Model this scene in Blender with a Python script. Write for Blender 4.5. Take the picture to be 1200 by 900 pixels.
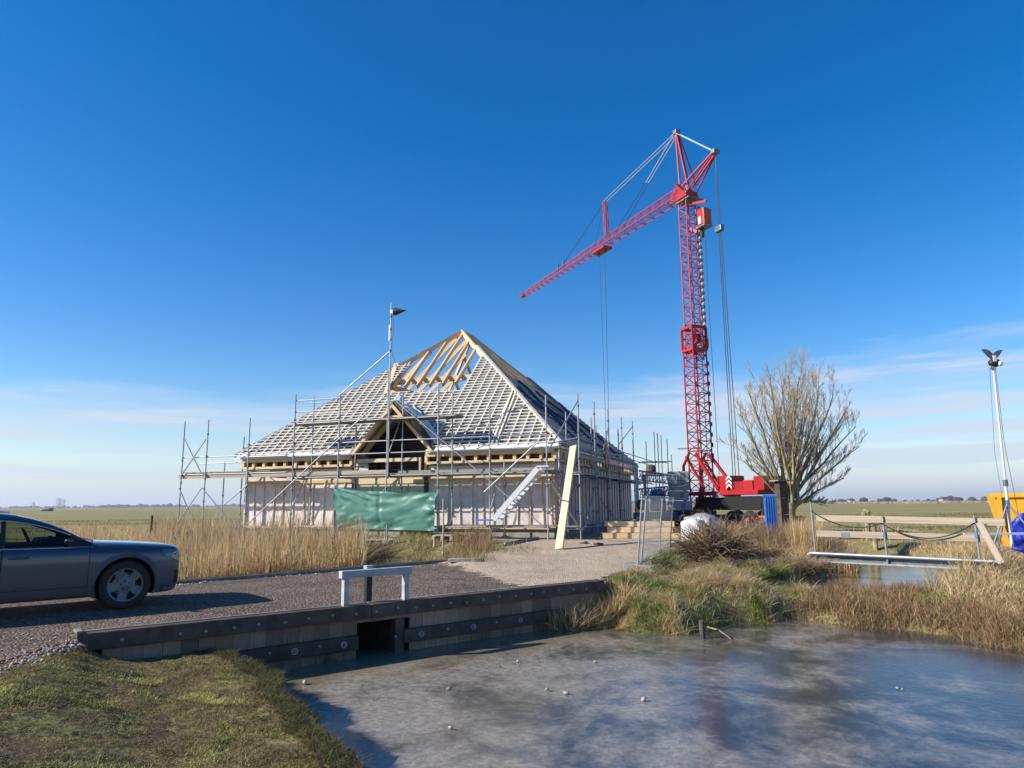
import bpy, bmesh, math, random
import numpy as np
from mathutils import Vector, Matrix
for o in list(bpy.data.objects): bpy.data.objects.remove(o)
rnd = random.Random(7); nr = np.random.default_rng(11)
SC = bpy.context.scene; COL = SC.collection; R = math.radians

# ------------------------------------------------------------------ camera
F = 832.0; H0 = 590.5; SL = -.0083; CH = 1.62            # focal length in photo pixels, horizon row, horizon slope, eye height
ROLL = math.atan(-SL); PITCH = math.atan((H0-450)*math.cos(ROLL)/F)
RM3 = Matrix.Rotation(math.pi/2+PITCH, 3, 'X') @ Matrix.Rotation(-ROLL, 3, 'Z')
cd = bpy.data.cameras.new('camera'); cam = bpy.data.objects.new('camera', cd); COL.objects.link(cam)
cd.sensor_width = 36; cd.lens = 36*F/1200; cd.clip_start = .05; cd.clip_end = 20000
cam.matrix_world = Matrix.Translation((0, 0, CH)) @ RM3.to_4x4()
SC.camera = cam
# ------------------------------------------------------------------ light
SUN_AZ = R(192); SUN_EL = R(30)                          # direction towards the sun, angle from +X
sl = bpy.data.lights.new('sun', 'SUN'); sl.energy = 5.0; sl.angle = R(.53); sl.color = (1, .93, .82)
sun = bpy.data.objects.new('sun', sl); COL.objects.link(sun); sun.location = (-20, -5, 30)
tosun = Vector((math.cos(SUN_AZ)*math.cos(SUN_EL), math.sin(SUN_AZ)*math.cos(SUN_EL), math.sin(SUN_EL)))
sun.rotation_euler = tosun.to_track_quat('Z', 'Y').to_euler()
W = bpy.data.worlds.new('World'); SC.world = W; W.use_nodes = True
wn = W.node_tree.nodes; wl = W.node_tree.links; wn.clear()
def WN(t, **k):
    n = wn.new(t)
    for a, b in k.items():
        if a in n.inputs: n.inputs[a].default_value = b
        else: setattr(n, a, b)
    return n
out = WN('ShaderNodeOutputWorld'); bg = WN('ShaderNodeBackground'); bg.inputs['Strength'].default_value = .118
sky = WN('ShaderNodeTexSky', sky_type='NISHITA'); sky.sun_disc = False
sky.sun_elevation = SUN_EL; sky.sun_rotation = math.pi/2-SUN_AZ; sky.air_density = 1.0; sky.dust_density = .25; sky.ozone_density = 3.0
tc = WN('ShaderNodeTexCoord'); sep = WN('ShaderNodeSeparateXYZ'); wl.new(tc.outputs['Generated'], sep.inputs[0])
mp = WN('ShaderNodeMapping'); mp.inputs['Scale'].default_value = (1, 1, 8.5); mp.inputs['Location'].default_value = (.31, .12, .05); wl.new(tc.outputs['Generated'], mp.inputs[0])
n1 = WN('ShaderNodeTexNoise', Scale=2.6, Detail=7.0, Roughness=.55, Distortion=.3); wl.new(mp.outputs[0], n1.inputs['Vector'])
mp2 = WN('ShaderNodeMapping'); mp2.inputs['Scale'].default_value = (1.0, 1.0, 20); wl.new(tc.outputs['Generated'], mp2.inputs[0])
n2 = WN('ShaderNodeTexNoise', Scale=2.8, Detail=5.0, Roughness=.55); wl.new(mp2.outputs[0], n2.inputs['Vector'])
def WM(op, a, b=None, c=None, clamp=False):
    n = WN('ShaderNodeMath', operation=op); n.use_clamp = clamp
    for i, v in enumerate((a, b, c)):
        if v is None: continue
        if isinstance(v, (int, float)): n.inputs[i].default_value = v
        else: wl.new(v, n.inputs[i])
    return n.outputs[0]
def WR(v, a, b, c, d):
    n = WN('ShaderNodeMapRange', interpolation_type='SMOOTHSTEP'); wl.new(v, n.inputs[0])
    for i, q in enumerate((a, b, c, d)): n.inputs[i+1].default_value = q
    return n.outputs[0]
el = sep.outputs['Z']
top = WM('ADD', WM('MULTIPLY', WM('SUBTRACT', n1.outputs[0], .5), .22), .142)       # ragged upper edge of the low cloud bank
bank = WM('SUBTRACT', 1.0, WM('DIVIDE', WM('SUBTRACT', el, WM('SUBTRACT', top, .018)), .05, clamp=True))
wisp = WR(n2.outputs[0], .43, .60, 0, 1)
dens = WM('MULTIPLY', bank, WM('ADD', WM('MULTIPLY', wisp, .52), .30), clamp=True)
lowhaze = WR(el, .0, .10, .85, 0)
dens = WM('MAXIMUM', dens, lowhaze)
hsv = WN('ShaderNodeHueSaturation'); hsv.inputs['Hue'].default_value = .508; hsv.inputs['Saturation'].default_value = 1.44; hsv.inputs['Value'].default_value = .94
wl.new(sky.outputs[0], hsv.inputs['Color'])
cm = WN('ShaderNodeMix', data_type='RGBA'); wl.new(dens, cm.inputs['Factor']); wl.new(hsv.outputs[0], cm.inputs['A'])
cm.inputs['B'].default_value = (3.85, 4.25, 5.0, 1)
wl.new(cm.outputs['Result'], bg.inputs[0]); wl.new(bg.outputs[0], out.inputs[0])
vs = SC.view_settings; vs.view_transform = 'Standard'; vs.look = 'None'; vs.exposure = 0.6; vs.gamma = 1; vs.use_curve_mapping = False
SC.render.resolution_x = 1024; SC.render.resolution_y = 768

# ------------------------------------------------------------------ pixel helpers (photo pixels, 1200 x 900)
def ray(x, y): return RM3 @ Vector(((x-600)/F, -(y-450)/F, -1))
def G(x, y, z=0.):
    d = ray(x, y); t = (z-CH)/d.z; return Vector((d.x*t, d.y*t, z))
def AT(x, y, Y):
    d = ray(x, y); t = Y/d.y; return Vector((d.x*t, Y, CH+d.z*t))
def PROJ(P):
    q = RM3.transposed() @ (Vector(P)-Vector((0, 0, CH))); return (600+F*q.x/-q.z, 450-F*q.y/-q.z)
def onplane(px, py, P, N):
    d = ray(px, py); o = Vector((0, 0, CH)); t = (Vector(P)-o).dot(N)/d.dot(N); return o+d*t

# ------------------------------------------------------------------ materials
MATS = {}
def nodemat(name):
    m = bpy.data.materials.new(name); m.use_nodes = True; nt = m.node_tree
    return m, nt, nt.nodes, nt.links, nt.nodes['Principled BSDF']
def M(name, col, rough=.6, metal=0., var=.25, scale=4., bump=.15, bscale=25., rndv=.12, col2=None, spec=.4, coat=0., stretch=(1, 1, 1), detail=5., fac=(.35, .65), coords='Object', bdist=.01):
    if name in MATS: return MATS[name]
    m, nt, N, L, b = nodemat(name); MATS[name] = m
    tc = N.new('ShaderNodeTexCoord'); mp = N.new('ShaderNodeMapping'); mp.inputs['Scale'].default_value = stretch
    if coords == 'World':
        g = N.new('ShaderNodeNewGeometry'); L.new(g.outputs['Position'], mp.inputs[0])
    else: L.new(tc.outputs[coords], mp.inputs[0])
    no = N.new('ShaderNodeTexNoise'); no.inputs['Scale'].default_value = scale; no.inputs['Detail'].default_value = detail; L.new(mp.outputs[0], no.inputs['Vector'])
    mr = N.new('ShaderNodeMapRange'); mr.inputs[1].default_value = fac[0]; mr.inputs[2].default_value = fac[1]; L.new(no.outputs[0], mr.inputs[0])
    mx = N.new('ShaderNodeMix'); mx.data_type = 'RGBA'; L.new(mr.outputs[0], mx.inputs['Factor'])
    c2 = col2 or tuple(c*(1-var) for c in col)
    mx.inputs['A'].default_value = (*col, 1); mx.inputs['B'].default_value = (*c2, 1)
    src = mx.outputs['Result']
    if rndv:
        oi = N.new('ShaderNodeObjectInfo'); r2 = N.new('ShaderNodeMapRange'); r2.inputs[3].default_value = 1-rndv; r2.inputs[4].default_value = 1+rndv
        L.new(oi.outputs['Random'], r2.inputs[0]); h = N.new('ShaderNodeHueSaturation'); L.new(r2.outputs[0], h.inputs['Value']); L.new(src, h.inputs['Color']); src = h.outputs[0]
    L.new(src, b.inputs['Base Color'])
    b.inputs['Roughness'].default_value = rough; b.inputs['Metallic'].default_value = metal; b.inputs['Specular IOR Level'].default_value = spec
    if coat: b.inputs['Coat Weight'].default_value = coat; b.inputs['Coat Roughness'].default_value = .06
    if bump:
        nb = N.new('ShaderNodeTexNoise'); nb.inputs['Scale'].default_value = bscale; nb.inputs['Detail'].default_value = 4; L.new(mp.outputs[0], nb.inputs['Vector'])
        bp = N.new('ShaderNodeBump'); bp.inputs['Strength'].default_value = bump; bp.inputs['Distance'].default_value = bdist; L.new(nb.outputs[0], bp.inputs['Height']); L.new(bp.outputs[0], b.inputs['Normal'])
    return m
def blade_mat(name, trans=.32, rough=.7):
    m, nt, N, L, b = nodemat(name); MATS[name] = m
    at = N.new('ShaderNodeAttribute'); at.attribute_name = 'tint'
    L.new(at.outputs['Color'], b.inputs['Base Color']); b.inputs['Roughness'].default_value = rough; b.inputs['Specular IOR Level'].default_value = .25
    tr = N.new('ShaderNodeBsdfTranslucent'); L.new(at.outputs['Color'], tr.inputs[0]); mx = N.new('ShaderNodeMixShader'); mx.inputs[0].default_value = trans
    L.new(b.outputs[0], mx.inputs[1]); L.new(tr.outputs[0], mx.inputs[2]); L.new(mx.outputs[0], N['Material Output'].inputs[0])
    return m
BLADE = blade_mat('plant_blades')
wood_new = M('fresh_pine', (.68, .50, .295), .65, var=.2, scale=6, stretch=(1, 1, 1), rndv=.12, col2=(.59, .41, .225))
wood_pale = M('pale_batten', (.78, .71, .58), .7, var=.2, rndv=.12)
wood_eave = M('eave_timber', (.66, .49, .27), .65, var=.18, rndv=.08)
wood_grey = M('weathered_wood', (.30, .27, .23), .85, var=.35, scale=3, rndv=.2, bump=.3)
wood_rail = M('bleached_rail', (.46, .38, .29), .85, col2=(.30, .24, .18), scale=7, stretch=(.4, 3, 3), rndv=.1, bump=.3)
wood_dark = M('dark_hardwood', (.056, .037, .028), .75, col2=(.10, .07, .052), scale=5, rndv=.25, bump=.4)
wood_plank = M('sheet_plank', (.37, .265, .185), .8, col2=(.22, .15, .10), scale=4, stretch=(.7, 6, 6), rndv=.38, bump=.4)
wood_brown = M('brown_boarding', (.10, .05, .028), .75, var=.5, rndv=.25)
membrane = M('roof_membrane', (.17, .175, .185), .5, col2=(.24, .245, .255), scale=1.3, rndv=.05, bump=.25, bscale=3, bdist=.03)
membrane_white = M('white_membrane', (.72, .73, .74), .5, var=.2, scale=3, bump=.4, bscale=6, bdist=.03)
foil_blue = M('dark_blue_foil', (.015, .03, .10), .35, var=.4, scale=3, bump=.5, bscale=5, bdist=.03)
wall_foil = M('wall_foil', (.66, .61, .58), .42, col2=(.50, .41, .385), scale=3.2, fac=(.46, .70), rndv=.07, bump=.5, bscale=3.5, bdist=.03, coords='World')
wall_red = M('pink_wall_foil', (.62, .50, .51), .4, col2=(.48, .30, .31), scale=1.8, fac=(.4, .62), rndv=.12, bump=.6, bscale=3.5, bdist=.04, coords='World')
wall_green = M('cream_green_panel', (.50, .51, .40), .7, var=.15, rndv=.03)
cream = M('cream_board', (.66, .55, .36), .7, var=.12, rndv=.05)
galv = M('galvanised_steel', (.40, .42, .44), .48, .6, var=.35, scale=9, rndv=.12, bump=.1)
galv_dark = M('dull_steel', (.20, .22, .24), .5, .6, var=.4, scale=6, rndv=.2)
alu = M('white_aluminium', (.62, .63, .64), .5, .1, var=.12, scale=6, rndv=.04)
red = M('crane_red', (.46, .012, .018), .45, var=.35, scale=1.1, rndv=.16, col2=(.30, .016, .022), detail=8., coords='World', bump=.05)
red2 = M('jib_red', (.44, .03, .048), .5, var=.35, scale=1.1, rndv=.16, col2=(.36, .07, .085), detail=8., coords='World', bump=.05)
orange = M('orange_red_paint', (.62, .10, .035), .5, var=.25, scale=4)
white_paint = M('white_paint', (.74, .75, .77), .5, var=.12, scale=5, rndv=.03)
black_paint = M('black_paint', (.018, .018, .02), .5, var=.3)
cable = M('steel_cable', (.05, .055, .065), .5, .5, var=.2, bump=0)
pendant = M('pendant_bar', (.55, .56, .58), .4, .6, var=.2, bump=0)
concrete = M('pale_concrete', (.50, .50, .48), .85, var=.2, scale=3, rndv=.06, bump=.3)
concrete_d = M('damp_concrete', (.33, .32, .30), .9, var=.35, scale=3, rndv=.1, bump=.3)
blue_pl = M('blue_plastic', (.03, .19, .58), .45, var=.35, scale=3, bump=.5, bscale=5, bdist=.04)
blue_tarp = M('deep_blue_tarpaulin', (.008, .03, .42), .42, var=.4, scale=4, bump=.9, bscale=7, bdist=.05)
yellow = M('yellow_skip_paint', (.78, .42, .02), .5, col2=(.62, .30, .02), scale=4, rndv=.03)
steel_blue = M('blue_truck_paint', (.03, .07, .20), .4, var=.4, rndv=.1)
rubber = M('tyre_rubber', (.035, .032, .030), .85, var=.3, scale=10, rndv=0)
bark = M('mossy_bark', (.37, .33, .16), .9, col2=(.22, .18, .11), scale=3.5, rndv=.15, bump=.6, coords='World')
twig_m = M('twig_bark', (.27, .22, .14), .9, col2=(.18, .135, .095), scale=2.5, rndv=.1, bump=0, coords='World')
bramble = M('dead_bramble', (.24, .165, .095), .9, col2=(.12, .078, .045), scale=5, rndv=.1, bump=0, coords='World')
stone = M('pale_stone', (.40, .37, .32), .85, var=.4, scale=6, rndv=.3, bump=.3)
rope_m = M('black_hose', (.015, .015, .017), .5, var=.2, bump=0)
bag_white = M('white_big_bag', (.72, .72, .73), .6, col2=(.60, .58, .57), scale=6, bump=.6, bscale=7, bdist=.04)
wrap = M('clear_pallet_wrap', (.42, .41, .42), .3, var=.3, scale=5, bump=1, bscale=9, bdist=.05)
def tarp_material():
    m, nt, N, L, b = nodemat('green_tarpaulin')
    tc = N.new('ShaderNodeTexCoord'); no = N.new('ShaderNodeTexNoise'); no.inputs['Scale'].default_value = 2.5; L.new(tc.outputs['Object'], no.inputs['Vector'])
    r = N.new('ShaderNodeValToRGB'); r.color_ramp.elements[0].color = (.095, .27, .215, 1); r.color_ramp.elements[1].color = (.15, .38, .31, 1); L.new(no.outputs[0], r.inputs[0])
    L.new(r.outputs[0], b.inputs['Base Color']); b.inputs['Roughness'].default_value = .42
    tr = N.new('ShaderNodeBsdfTranslucent'); L.new(r.outputs[0], tr.inputs[0]); mx = N.new('ShaderNodeMixShader'); mx.inputs[0].default_value = .35
    L.new(b.outputs[0], mx.inputs[1]); L.new(tr.outputs[0], mx.inputs[2]); L.new(mx.outputs[0], N['Material Output'].inputs[0])
    return m
tarp_green = tarp_material()
def glass_material(name, tint, refl=.12):
    m, nt, N, L, b = nodemat(name)
    t = N.new('ShaderNodeBsdfTransparent'); t.inputs[0].default_value = (*tint, 1); g = N.new('ShaderNodeBsdfGlossy'); g.inputs['Roughness'].default_value = .02
    lw = N.new('ShaderNodeLayerWeight'); lw.inputs[0].default_value = refl; mx = N.new('ShaderNodeMixShader'); L.new(lw.outputs['Fresnel'], mx.inputs[0]); L.new(t.outputs[0], mx.inputs[1]); L.new(g.outputs[0], mx.inputs[2])
    L.new(mx.outputs[0], N['Material Output'].inputs[0]); return m
glass = glass_material('car_glass', (.50, .56, .52), .25)

# ------------------------------------------------------------------ mesh helpers
class MB:
    def __init__(s): s.v = []; s.f = []
    def add(s, vs, fs):
        n = len(s.v); s.v += [tuple(v) for v in vs]; s.f += [tuple(i+n for i in f) for f in fs]
    def box(s, c, size, rot=None):
        c = Vector(c); h = [q/2 for q in size]; vs = []
        for z in (-1, 1):
            for y in (-1, 1):
                for x in (-1, 1):
                    p = Vector((x*h[0], y*h[1], z*h[2])); vs.append(c+(rot @ p if rot else p))
        s.add(vs, [(0, 2, 3, 1), (4, 5, 7, 6), (0, 1, 5, 4), (2, 6, 7, 3), (0, 4, 6, 2), (1, 3, 7, 5)])
    def bar(s, p, q, w, h, up=(0, 0, 1)):
        m = frame(p, q, w, h, up); vs = [m @ Vector((x, y, z)) for z in (-.5, .5) for y in (-.5, .5) for x in (-.5, .5)]
        s.add(vs, [(0, 2, 3, 1), (4, 5, 7, 6), (0, 1, 5, 4), (2, 6, 7, 3), (0, 4, 6, 2), (1, 3, 7, 5)])
    def tube(s, pts, rad, n=6, cap=True):
        pts = [Vector(p) for p in pts]
        if isinstance(rad, (int, float)): rad = [rad]*len(pts)
        base = len(s.v); a = None
        for i, p in enumerate(pts):
            d = (pts[min(i+1, len(pts)-1)]-pts[max(i-1, 0)]).normalized()
            if a is None: a = d.orthogonal().normalized()
            else:
                a = a-d*a.dot(d); a = a.normalized() if a.length > 1e-6 else d.orthogonal().normalized()
            b = d.cross(a)
            for k in range(n):
                t = 2*math.pi*k/n; s.v.append(tuple(p+(a*math.cos(t)+b*math.sin(t))*rad[i]))
        for i in range(len(pts)-1):
            for k in range(n):
                k2 = (k+1) % n; s.f.append((base+i*n+k, base+i*n+k2, base+(i+1)*n+k2, base+(i+1)*n+k))
        if cap:
            s.f.append(tuple(base+k for k in range(n-1, -1, -1))); s.f.append(tuple(base+(len(pts)-1)*n+k for k in range(n)))
    def prism(s, poly, off):
        off = Vector(off); n = len(poly); P = [Vector(p) for p in poly]
        s.add(P+[p+off for p in P], [tuple(range(n-1, -1, -1)), tuple(range(n, 2*n))]+[(i, (i+1) % n, n+(i+1) % n, n+i) for i in range(n)])
    def lathe(s, prof, n, mat4, closed=False):
        base = len(s.v); m = len(prof)
        for k in range(n):
            t = 2*math.pi*k/n
            for (r, z) in prof: s.v.append(tuple(mat4 @ Vector((r*math.cos(t), r*math.sin(t), z))))
        for k in range(n):
            k2 = (k+1) % n
            for i in range(m if closed else m-1):
                i2 = (i+1) % m; s.f.append((base+k*m+i, base+k2*m+i, base+k2*m+i2, base+k*m+i2))
    def blob(s, c, r, seed=0, sub=1, jit=.25, flat=1.):
        q = random.Random(seed); b = bmesh.new(); bmesh.ops.create_icosphere(b, subdivisions=sub, radius=1)
        s.add([Vector(c)+Vector((v.co.x*r[0], v.co.y*r[1], v.co.z*r[2]))*(1+q.uniform(-jit, jit)) for v in b.verts], [[v.index for v in f.verts] for f in b.faces] if b.verts.index_update() is None else [])
        b.free()
    def build(s, name, mat, parent=None, loc=None, smooth=False, bevel=0):
        me = bpy.data.meshes.new(name); L = Vector(loc) if loc is not None else Vector((0, 0, 0))
        me.from_pydata([Vector(v)-L for v in s.v], [], s.f); me.validate(); me.materials.append(mat)
        if smooth: me.shade_smooth()
        o = bpy.data.objects.new(name, me); COL.objects.link(o); o.parent = parent; o.location = L
        if bevel:
            md = o.modifiers.new('bevel', 'BEVEL'); md.width = bevel; md.segments = 2; md.limit_method = 'ANGLE'
        return o
def frame(p, q, w, h, up=(0, 0, 1)):
    p = Vector(p); q = Vector(q); d = q-p; l = d.length; x = d/l; up = Vector(up)
    if abs(up.normalized().dot(x)) > .99: up = Vector((0, 1, 0))
    y = up.cross(x).normalized(); z = x.cross(y); c = (p+q)/2
    return Matrix(((x.x*l, y.x*w, z.x*h, c.x), (x.y*l, y.y*w, z.y*h, c.y), (x.z*l, y.z*w, z.z*h, c.z), (0, 0, 0, 1)))
SHARED = {}
def shared(kind, mat):
    k = (kind, mat.name)
    if k not in SHARED:
        m = MB()
        if kind == 'box': m.box((0, 0, 0), (1, 1, 1))
        else:
            m.tube([(-.5, 0, 0), (.5, 0, 0)], .5, 8)
        o = m.build(kind+'_piece', mat); me = o.data; bpy.data.objects.remove(o)
        if kind == 'tube':
            for p in me.polygons: p.use_smooth = len(p.vertices) == 4
        SHARED[k] = me
    return SHARED[k]
def piece(name, mat, parent, p, q, w, h, up=(0, 0, 1)):
    o = bpy.data.objects.new(name, shared('box', mat)); COL.objects.link(o); o.parent = parent; o.matrix_basis = frame(p, q, w, h, up); return o
def pipe(name, mat, parent, p, q, r):
    o = bpy.data.objects.new(name, shared('tube', mat)); COL.objects.link(o); o.parent = parent; o.matrix_basis = frame(p, q, 2*r, 2*r); return o
def one(name, mat, parent, fn, smooth=False, loc=None, bevel=0):
    m = MB(); fn(m); return m.build(name, mat, parent, loc, smooth, bevel)
def tag(o, label=None, cat=None, group=None, kind=None):
    if label: o['label'] = label
    if cat: o['category'] = cat
    if group: o['group'] = group
    if kind: o['kind'] = kind
    return o
def thing(name, label, cat, loc=(0, 0, 0), rz=0., group=None):
    o = bpy.data.objects.new(name, None); COL.objects.link(o); o.location = loc; o.rotation_euler = (0, 0, rz); o.empty_display_size = .3
    return tag(o, label, cat, group)
def copy_tree(o, parent=None):
    c = o.copy(); COL.objects.link(c)
    if parent is not None: c.parent = parent
    for ch in list(o.children): copy_tree(ch, c)
    return c

# ------------------------------------------------------------------ ground
WZ = -.75
K0 = G(95, 742, .06); K1 = G(700, 680, .06); KD = (K1-K0).normalized(); KD.z = 0; KD.normalize(); KN = Vector((KD.y, -KD.x, 0))   # wall line and its outward (pond) normal
FK0 = G(205, 682, .05); FK1 = G(520, 657, .05); FD = (FK1-FK0).normalized()
def P2(v): return (v.x, v.y)
wpt = lambda t: K0+KD*t
pond = [P2(wpt(1.7)), P2(K1+KD*.3-KN*.1), P2(G(700, 742, WZ)), P2(G(760, 745, WZ)), P2(G(815, 747, WZ)), P2(G(835, 742, WZ)), P2(G(870, 735, WZ)), P2(G(905, 733, WZ)), P2(G(935, 730, WZ)), P2(G(985, 737, WZ)),
        P2(G(1060, 743, WZ)), P2(G(1120, 752, WZ)), P2(G(1200, 768, WZ)), (11.5, 10.2), (16, 8), (16, 3), (6, 2.6), (2.0, 3.2), (.2, 4.3), (-1.0, 5.5), P2(G(393, 900, -.55)), P2(G(372, 882, -.55)), P2(G(366, 868, -.55)), P2(G(346, 850, -.55)), P2(G(330, 838, -.55)), P2(G(334, 815, -.55)), P2(G(306, 806, -.55)), P2(G(296, 793, -.55))]
ditch = [P2(G(962, 694, WZ)), P2(G(1000, 697, WZ)), P2(G(1050, 695, WZ)), P2(G(1100, 687, WZ)), P2(G(1112, 672, WZ)), P2(G(1085, 658, WZ)), P2(G(1040, 650, WZ)), P2(G(1000, 650, WZ)), P2(G(985, 665, WZ)), P2(G(975, 680, WZ))]
road = [P2(K0), P2(G(60, 757)), P2(G(30, 770)), P2(G(0, 782)), (-6.6, 5.5), (-10, 1), (-18, -7), (-30, -18), (-38, -10), P2(FK0-FD*24), P2(FK0), P2(FK1), P2(G(560, 664)), P2(G(640, 668)), P2(K1+KD*-.2), P2(K1-KD*1.0)]
yard = [P2(FK1-FD*.3), P2(G(558, 659)), P2(G(585, 650, .05)), P2(G(600, 643, .1)), P2(G(520, 640, .1)), P2(G(440, 638, .15)), (-8, 27), (-13, 31), (-13, 52), (24, 52), (20, 36), P2(G(822, 627, .1)), P2(G(805, 640, .05)), P2(G(770, 655, .0)), P2(G(742, 668, 0)), P2(G(715, 678, 0)), P2(K1+KD*.1), P2(K1-KD*1.6), P2(G(600, 685, 0)), P2(G(545, 668, 0))]
def sdf(X, Y, poly):
    P = np.array(poly); d = np.full(X.shape, 1e9); ins = np.zeros(X.shape, bool)
    for i in range(len(P)):
        a = P[i]; b = P[(i+1) % len(P)]; e = b-a; wx = X-a[0]; wy = Y-a[1]
        t = np.clip((wx*e[0]+wy*e[1])/(e@e), 0, 1); d = np.minimum(d, (wx-e[0]*t)**2+(wy-e[1]*t)**2)
        c = ((a[1] > Y) != (b[1] > Y)); dy = e[1] if abs(e[1]) > 1e-9 else 1e-9
        ins ^= c & (X < e[0]*(Y-a[1])/dy+a[0])
    return np.sqrt(d)*np.where(ins, -1, 1)
def sms(a, b, x): t = np.clip((x-a)/(b-a), 0, 1); return t*t*(3-2*t)
def hash2(i, j, s=0):
    n = np.sin(i*127.1+j*311.7+s*74.7)*43758.5453; return n-np.floor(n)
def vnoise(X, Y, sc, s=0):
    x = X*sc; y = Y*sc; i = np.floor(x); j = np.floor(y); u = x-i; v = y-j; u = u*u*(3-2*u); v = v*v*(3-2*v)
    return (hash2(i, j, s)*(1-u)+hash2(i+1, j, s)*u)*(1-v)+(hash2(i, j+1, s)*(1-u)+hash2(i+1, j+1, s)*u)*v
def wt(px, py): p = onplane(px, py, K0, KN); return (p-K0).dot(KD), p.z
CUL = (wt(419, 733)[0]-.2, wt(467, 727)[0]+.25)
HC = Vector((1.62, 28.0, 0)); HA = R(-19.5); HL, HM = 14.7, 17.0
HX = Vector((math.cos(HA), math.sin(HA), 0)); HY = Vector((-math.sin(HA), math.cos(HA), 0))
def height(X, Y, trench=0.):
    X = np.asarray(X, float); Y = np.asarray(Y, float)
    dp = sdf(X, Y, pond); dd = sdf(X, Y, ditch); dr = sdf(X, Y, road); dy = sdf(X, Y, yard)
    far = sms(35, 60, np.hypot(X, Y)); dpn = dp+np.where((X < 1) & (Y < 11.9), .34*(vnoise(X, Y, 2.1, 91)-.5)+.16*(vnoise(X, Y, 5.5, 92)-.5), 0.)
    base = np.full(X.shape, -.32)
    side = (X-K0.x)*KN.x+(Y-K0.y)*KN.y                      # > 0 on the camera's side of the wall
    tt = (X-K0.x)*KD.x+(Y-K0.y)*KD.y; side = side+trench*(tt > 0)
    hl = np.minimum(-.62+.26*np.maximum(dp, 0), .0)
    base = np.where(side > 0, np.where((Y < 12) & (X < 3), hl, base), base)
    # mound on the right-hand bank
    base = np.maximum(base, -.32+.45*np.exp(-(((X-4.6)/2.6)**2+((Y-18.5)/2.6)**2))*(side > 0.0)+.0)
    base = base+.12*np.exp(-(((X-7)/3.)**2+((Y-21)/3.)**2))
    low = sms(4.9, 6.2, X)*sms(20.5, 18.5, Y)*(side > 0); base = base*(1-low)+np.minimum(base, -.58)*low
    zy = .02+.26*sms(17, 26, Y)
    base = base*(1-sms(1.2, 0, dy))+zy*sms(1.2, 0, dy)
    rr = sms(.9, .0, dr)*(1-sms(-.15, .25, tt)*(side > 0)); base = base*(1-rr)+np.where(dy < 0, zy*sms(0, .5, -dy), 0.)*rr
    base = base+(.05*(vnoise(X, Y, .9)-.5)+.045*(vnoise(X, Y, 3.1, 3)-.5)+.03*(vnoise(X, Y, 8., 13)-.5)*(Y < 13))*(1-rr)*(1-sms(.5, 0, dy))+.02*(vnoise(X, Y, 1.3, 5)-.5)*sms(0, -.5, dy)
    # water basins
    steep = np.where((X < 0) & (Y < 11.9), .16, .9)
    k = np.clip((dpn+.04)/steep, 0, 1); k = k*k*(3-2*k)
    lowrim = np.minimum(base, WZ-.25)
    base = np.where(side > -.07, lowrim+(base-lowrim)*k, base)
    k2 = np.clip(dd/.8, 0, 1); k2 = k2*k2*(3-2*k2); low2 = np.minimum(base, WZ-.25); base = low2+(base-low2)*k2
    if trench:
        s0_ = side-trench*(tt > 0); base = np.where((tt > CUL[0]) & (tt < CUL[1]) & (s0_ > -2.3) & (s0_ < .3), -1.25, base)
    return base*(1-far)+(-.35)*far
def hz(x, y): return float(height(np.array([x]), np.array([y]))[0])
def axis(a, b, st, lo, hi, gr=1.13):
    m = list(np.arange(a, b+1e-6, st)); s = st; x = a; L_ = []
    while x > lo: s *= gr; x -= s; L_.append(x)
    s = st; x = b; Rr = []
    while x < hi: s *= gr; x += s; Rr.append(x)
    return np.array(L_[::-1]+m+Rr)
def fastmesh(name, V, FQ, mat, tint=None, parent=None, smooth=False):
    """V (n,3); FQ list of (array of faces kxm)"""
    me = bpy.data.meshes.new(name); me.vertices.add(len(V)); me.vertices.foreach_set('co', np.asarray(V, np.float32).ravel())
    tot = sum(f.size for f in FQ); npoly = sum(len(f) for f in FQ)
    me.loops.add(tot); me.loops.foreach_set('vertex_index', np.concatenate([f.ravel() for f in FQ]).astype(np.int32))
    st = []; c = 0
    for f in FQ: st.append(c+np.arange(len(f))*f.shape[1]); c += f.size
    me.polygons.add(npoly); me.polygons.foreach_set('loop_start', np.concatenate(st).astype(np.int32))
    me.update(calc_edges=True)
    if smooth: me.shade_smooth()
    if tint is not None:
        at = me.color_attributes.new('tint', 'FLOAT_COLOR', 'POINT'); c4 = np.ones((len(V), 4), np.float32); c4[:, :3] = tint; at.data.foreach_set('color', c4.ravel())
    me.materials.append(mat); o = bpy.data.objects.new(name, me); COL.objects.link(o); o.parent = parent; return o
def gridmesh(name, xs, ys, mat, zoff=0., keep=None, hfun=height, smooth=True):
    X, Y = np.meshgrid(xs, ys); Z = hfun(X, Y)+zoff; V = np.stack([X, Y, Z], -1).reshape(-1, 3); nx, ny = len(xs), len(ys)
    i = np.arange(ny-1)[:, None]*nx+np.arange(nx-1)[None, :]; f = np.stack([i, i+1, i+nx+1, i+nx], -1).reshape(-1, 4)
    if keep is not None:
        cx = V[f, 0].mean(1); cy = V[f, 1].mean(1); f = f[keep(cx, cy)]
        u, inv = np.unique(f, return_inverse=True); V = V[u]; f = inv.reshape(f.shape)
    return fastmesh(name, V, [f], mat, smooth=smooth)
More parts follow.
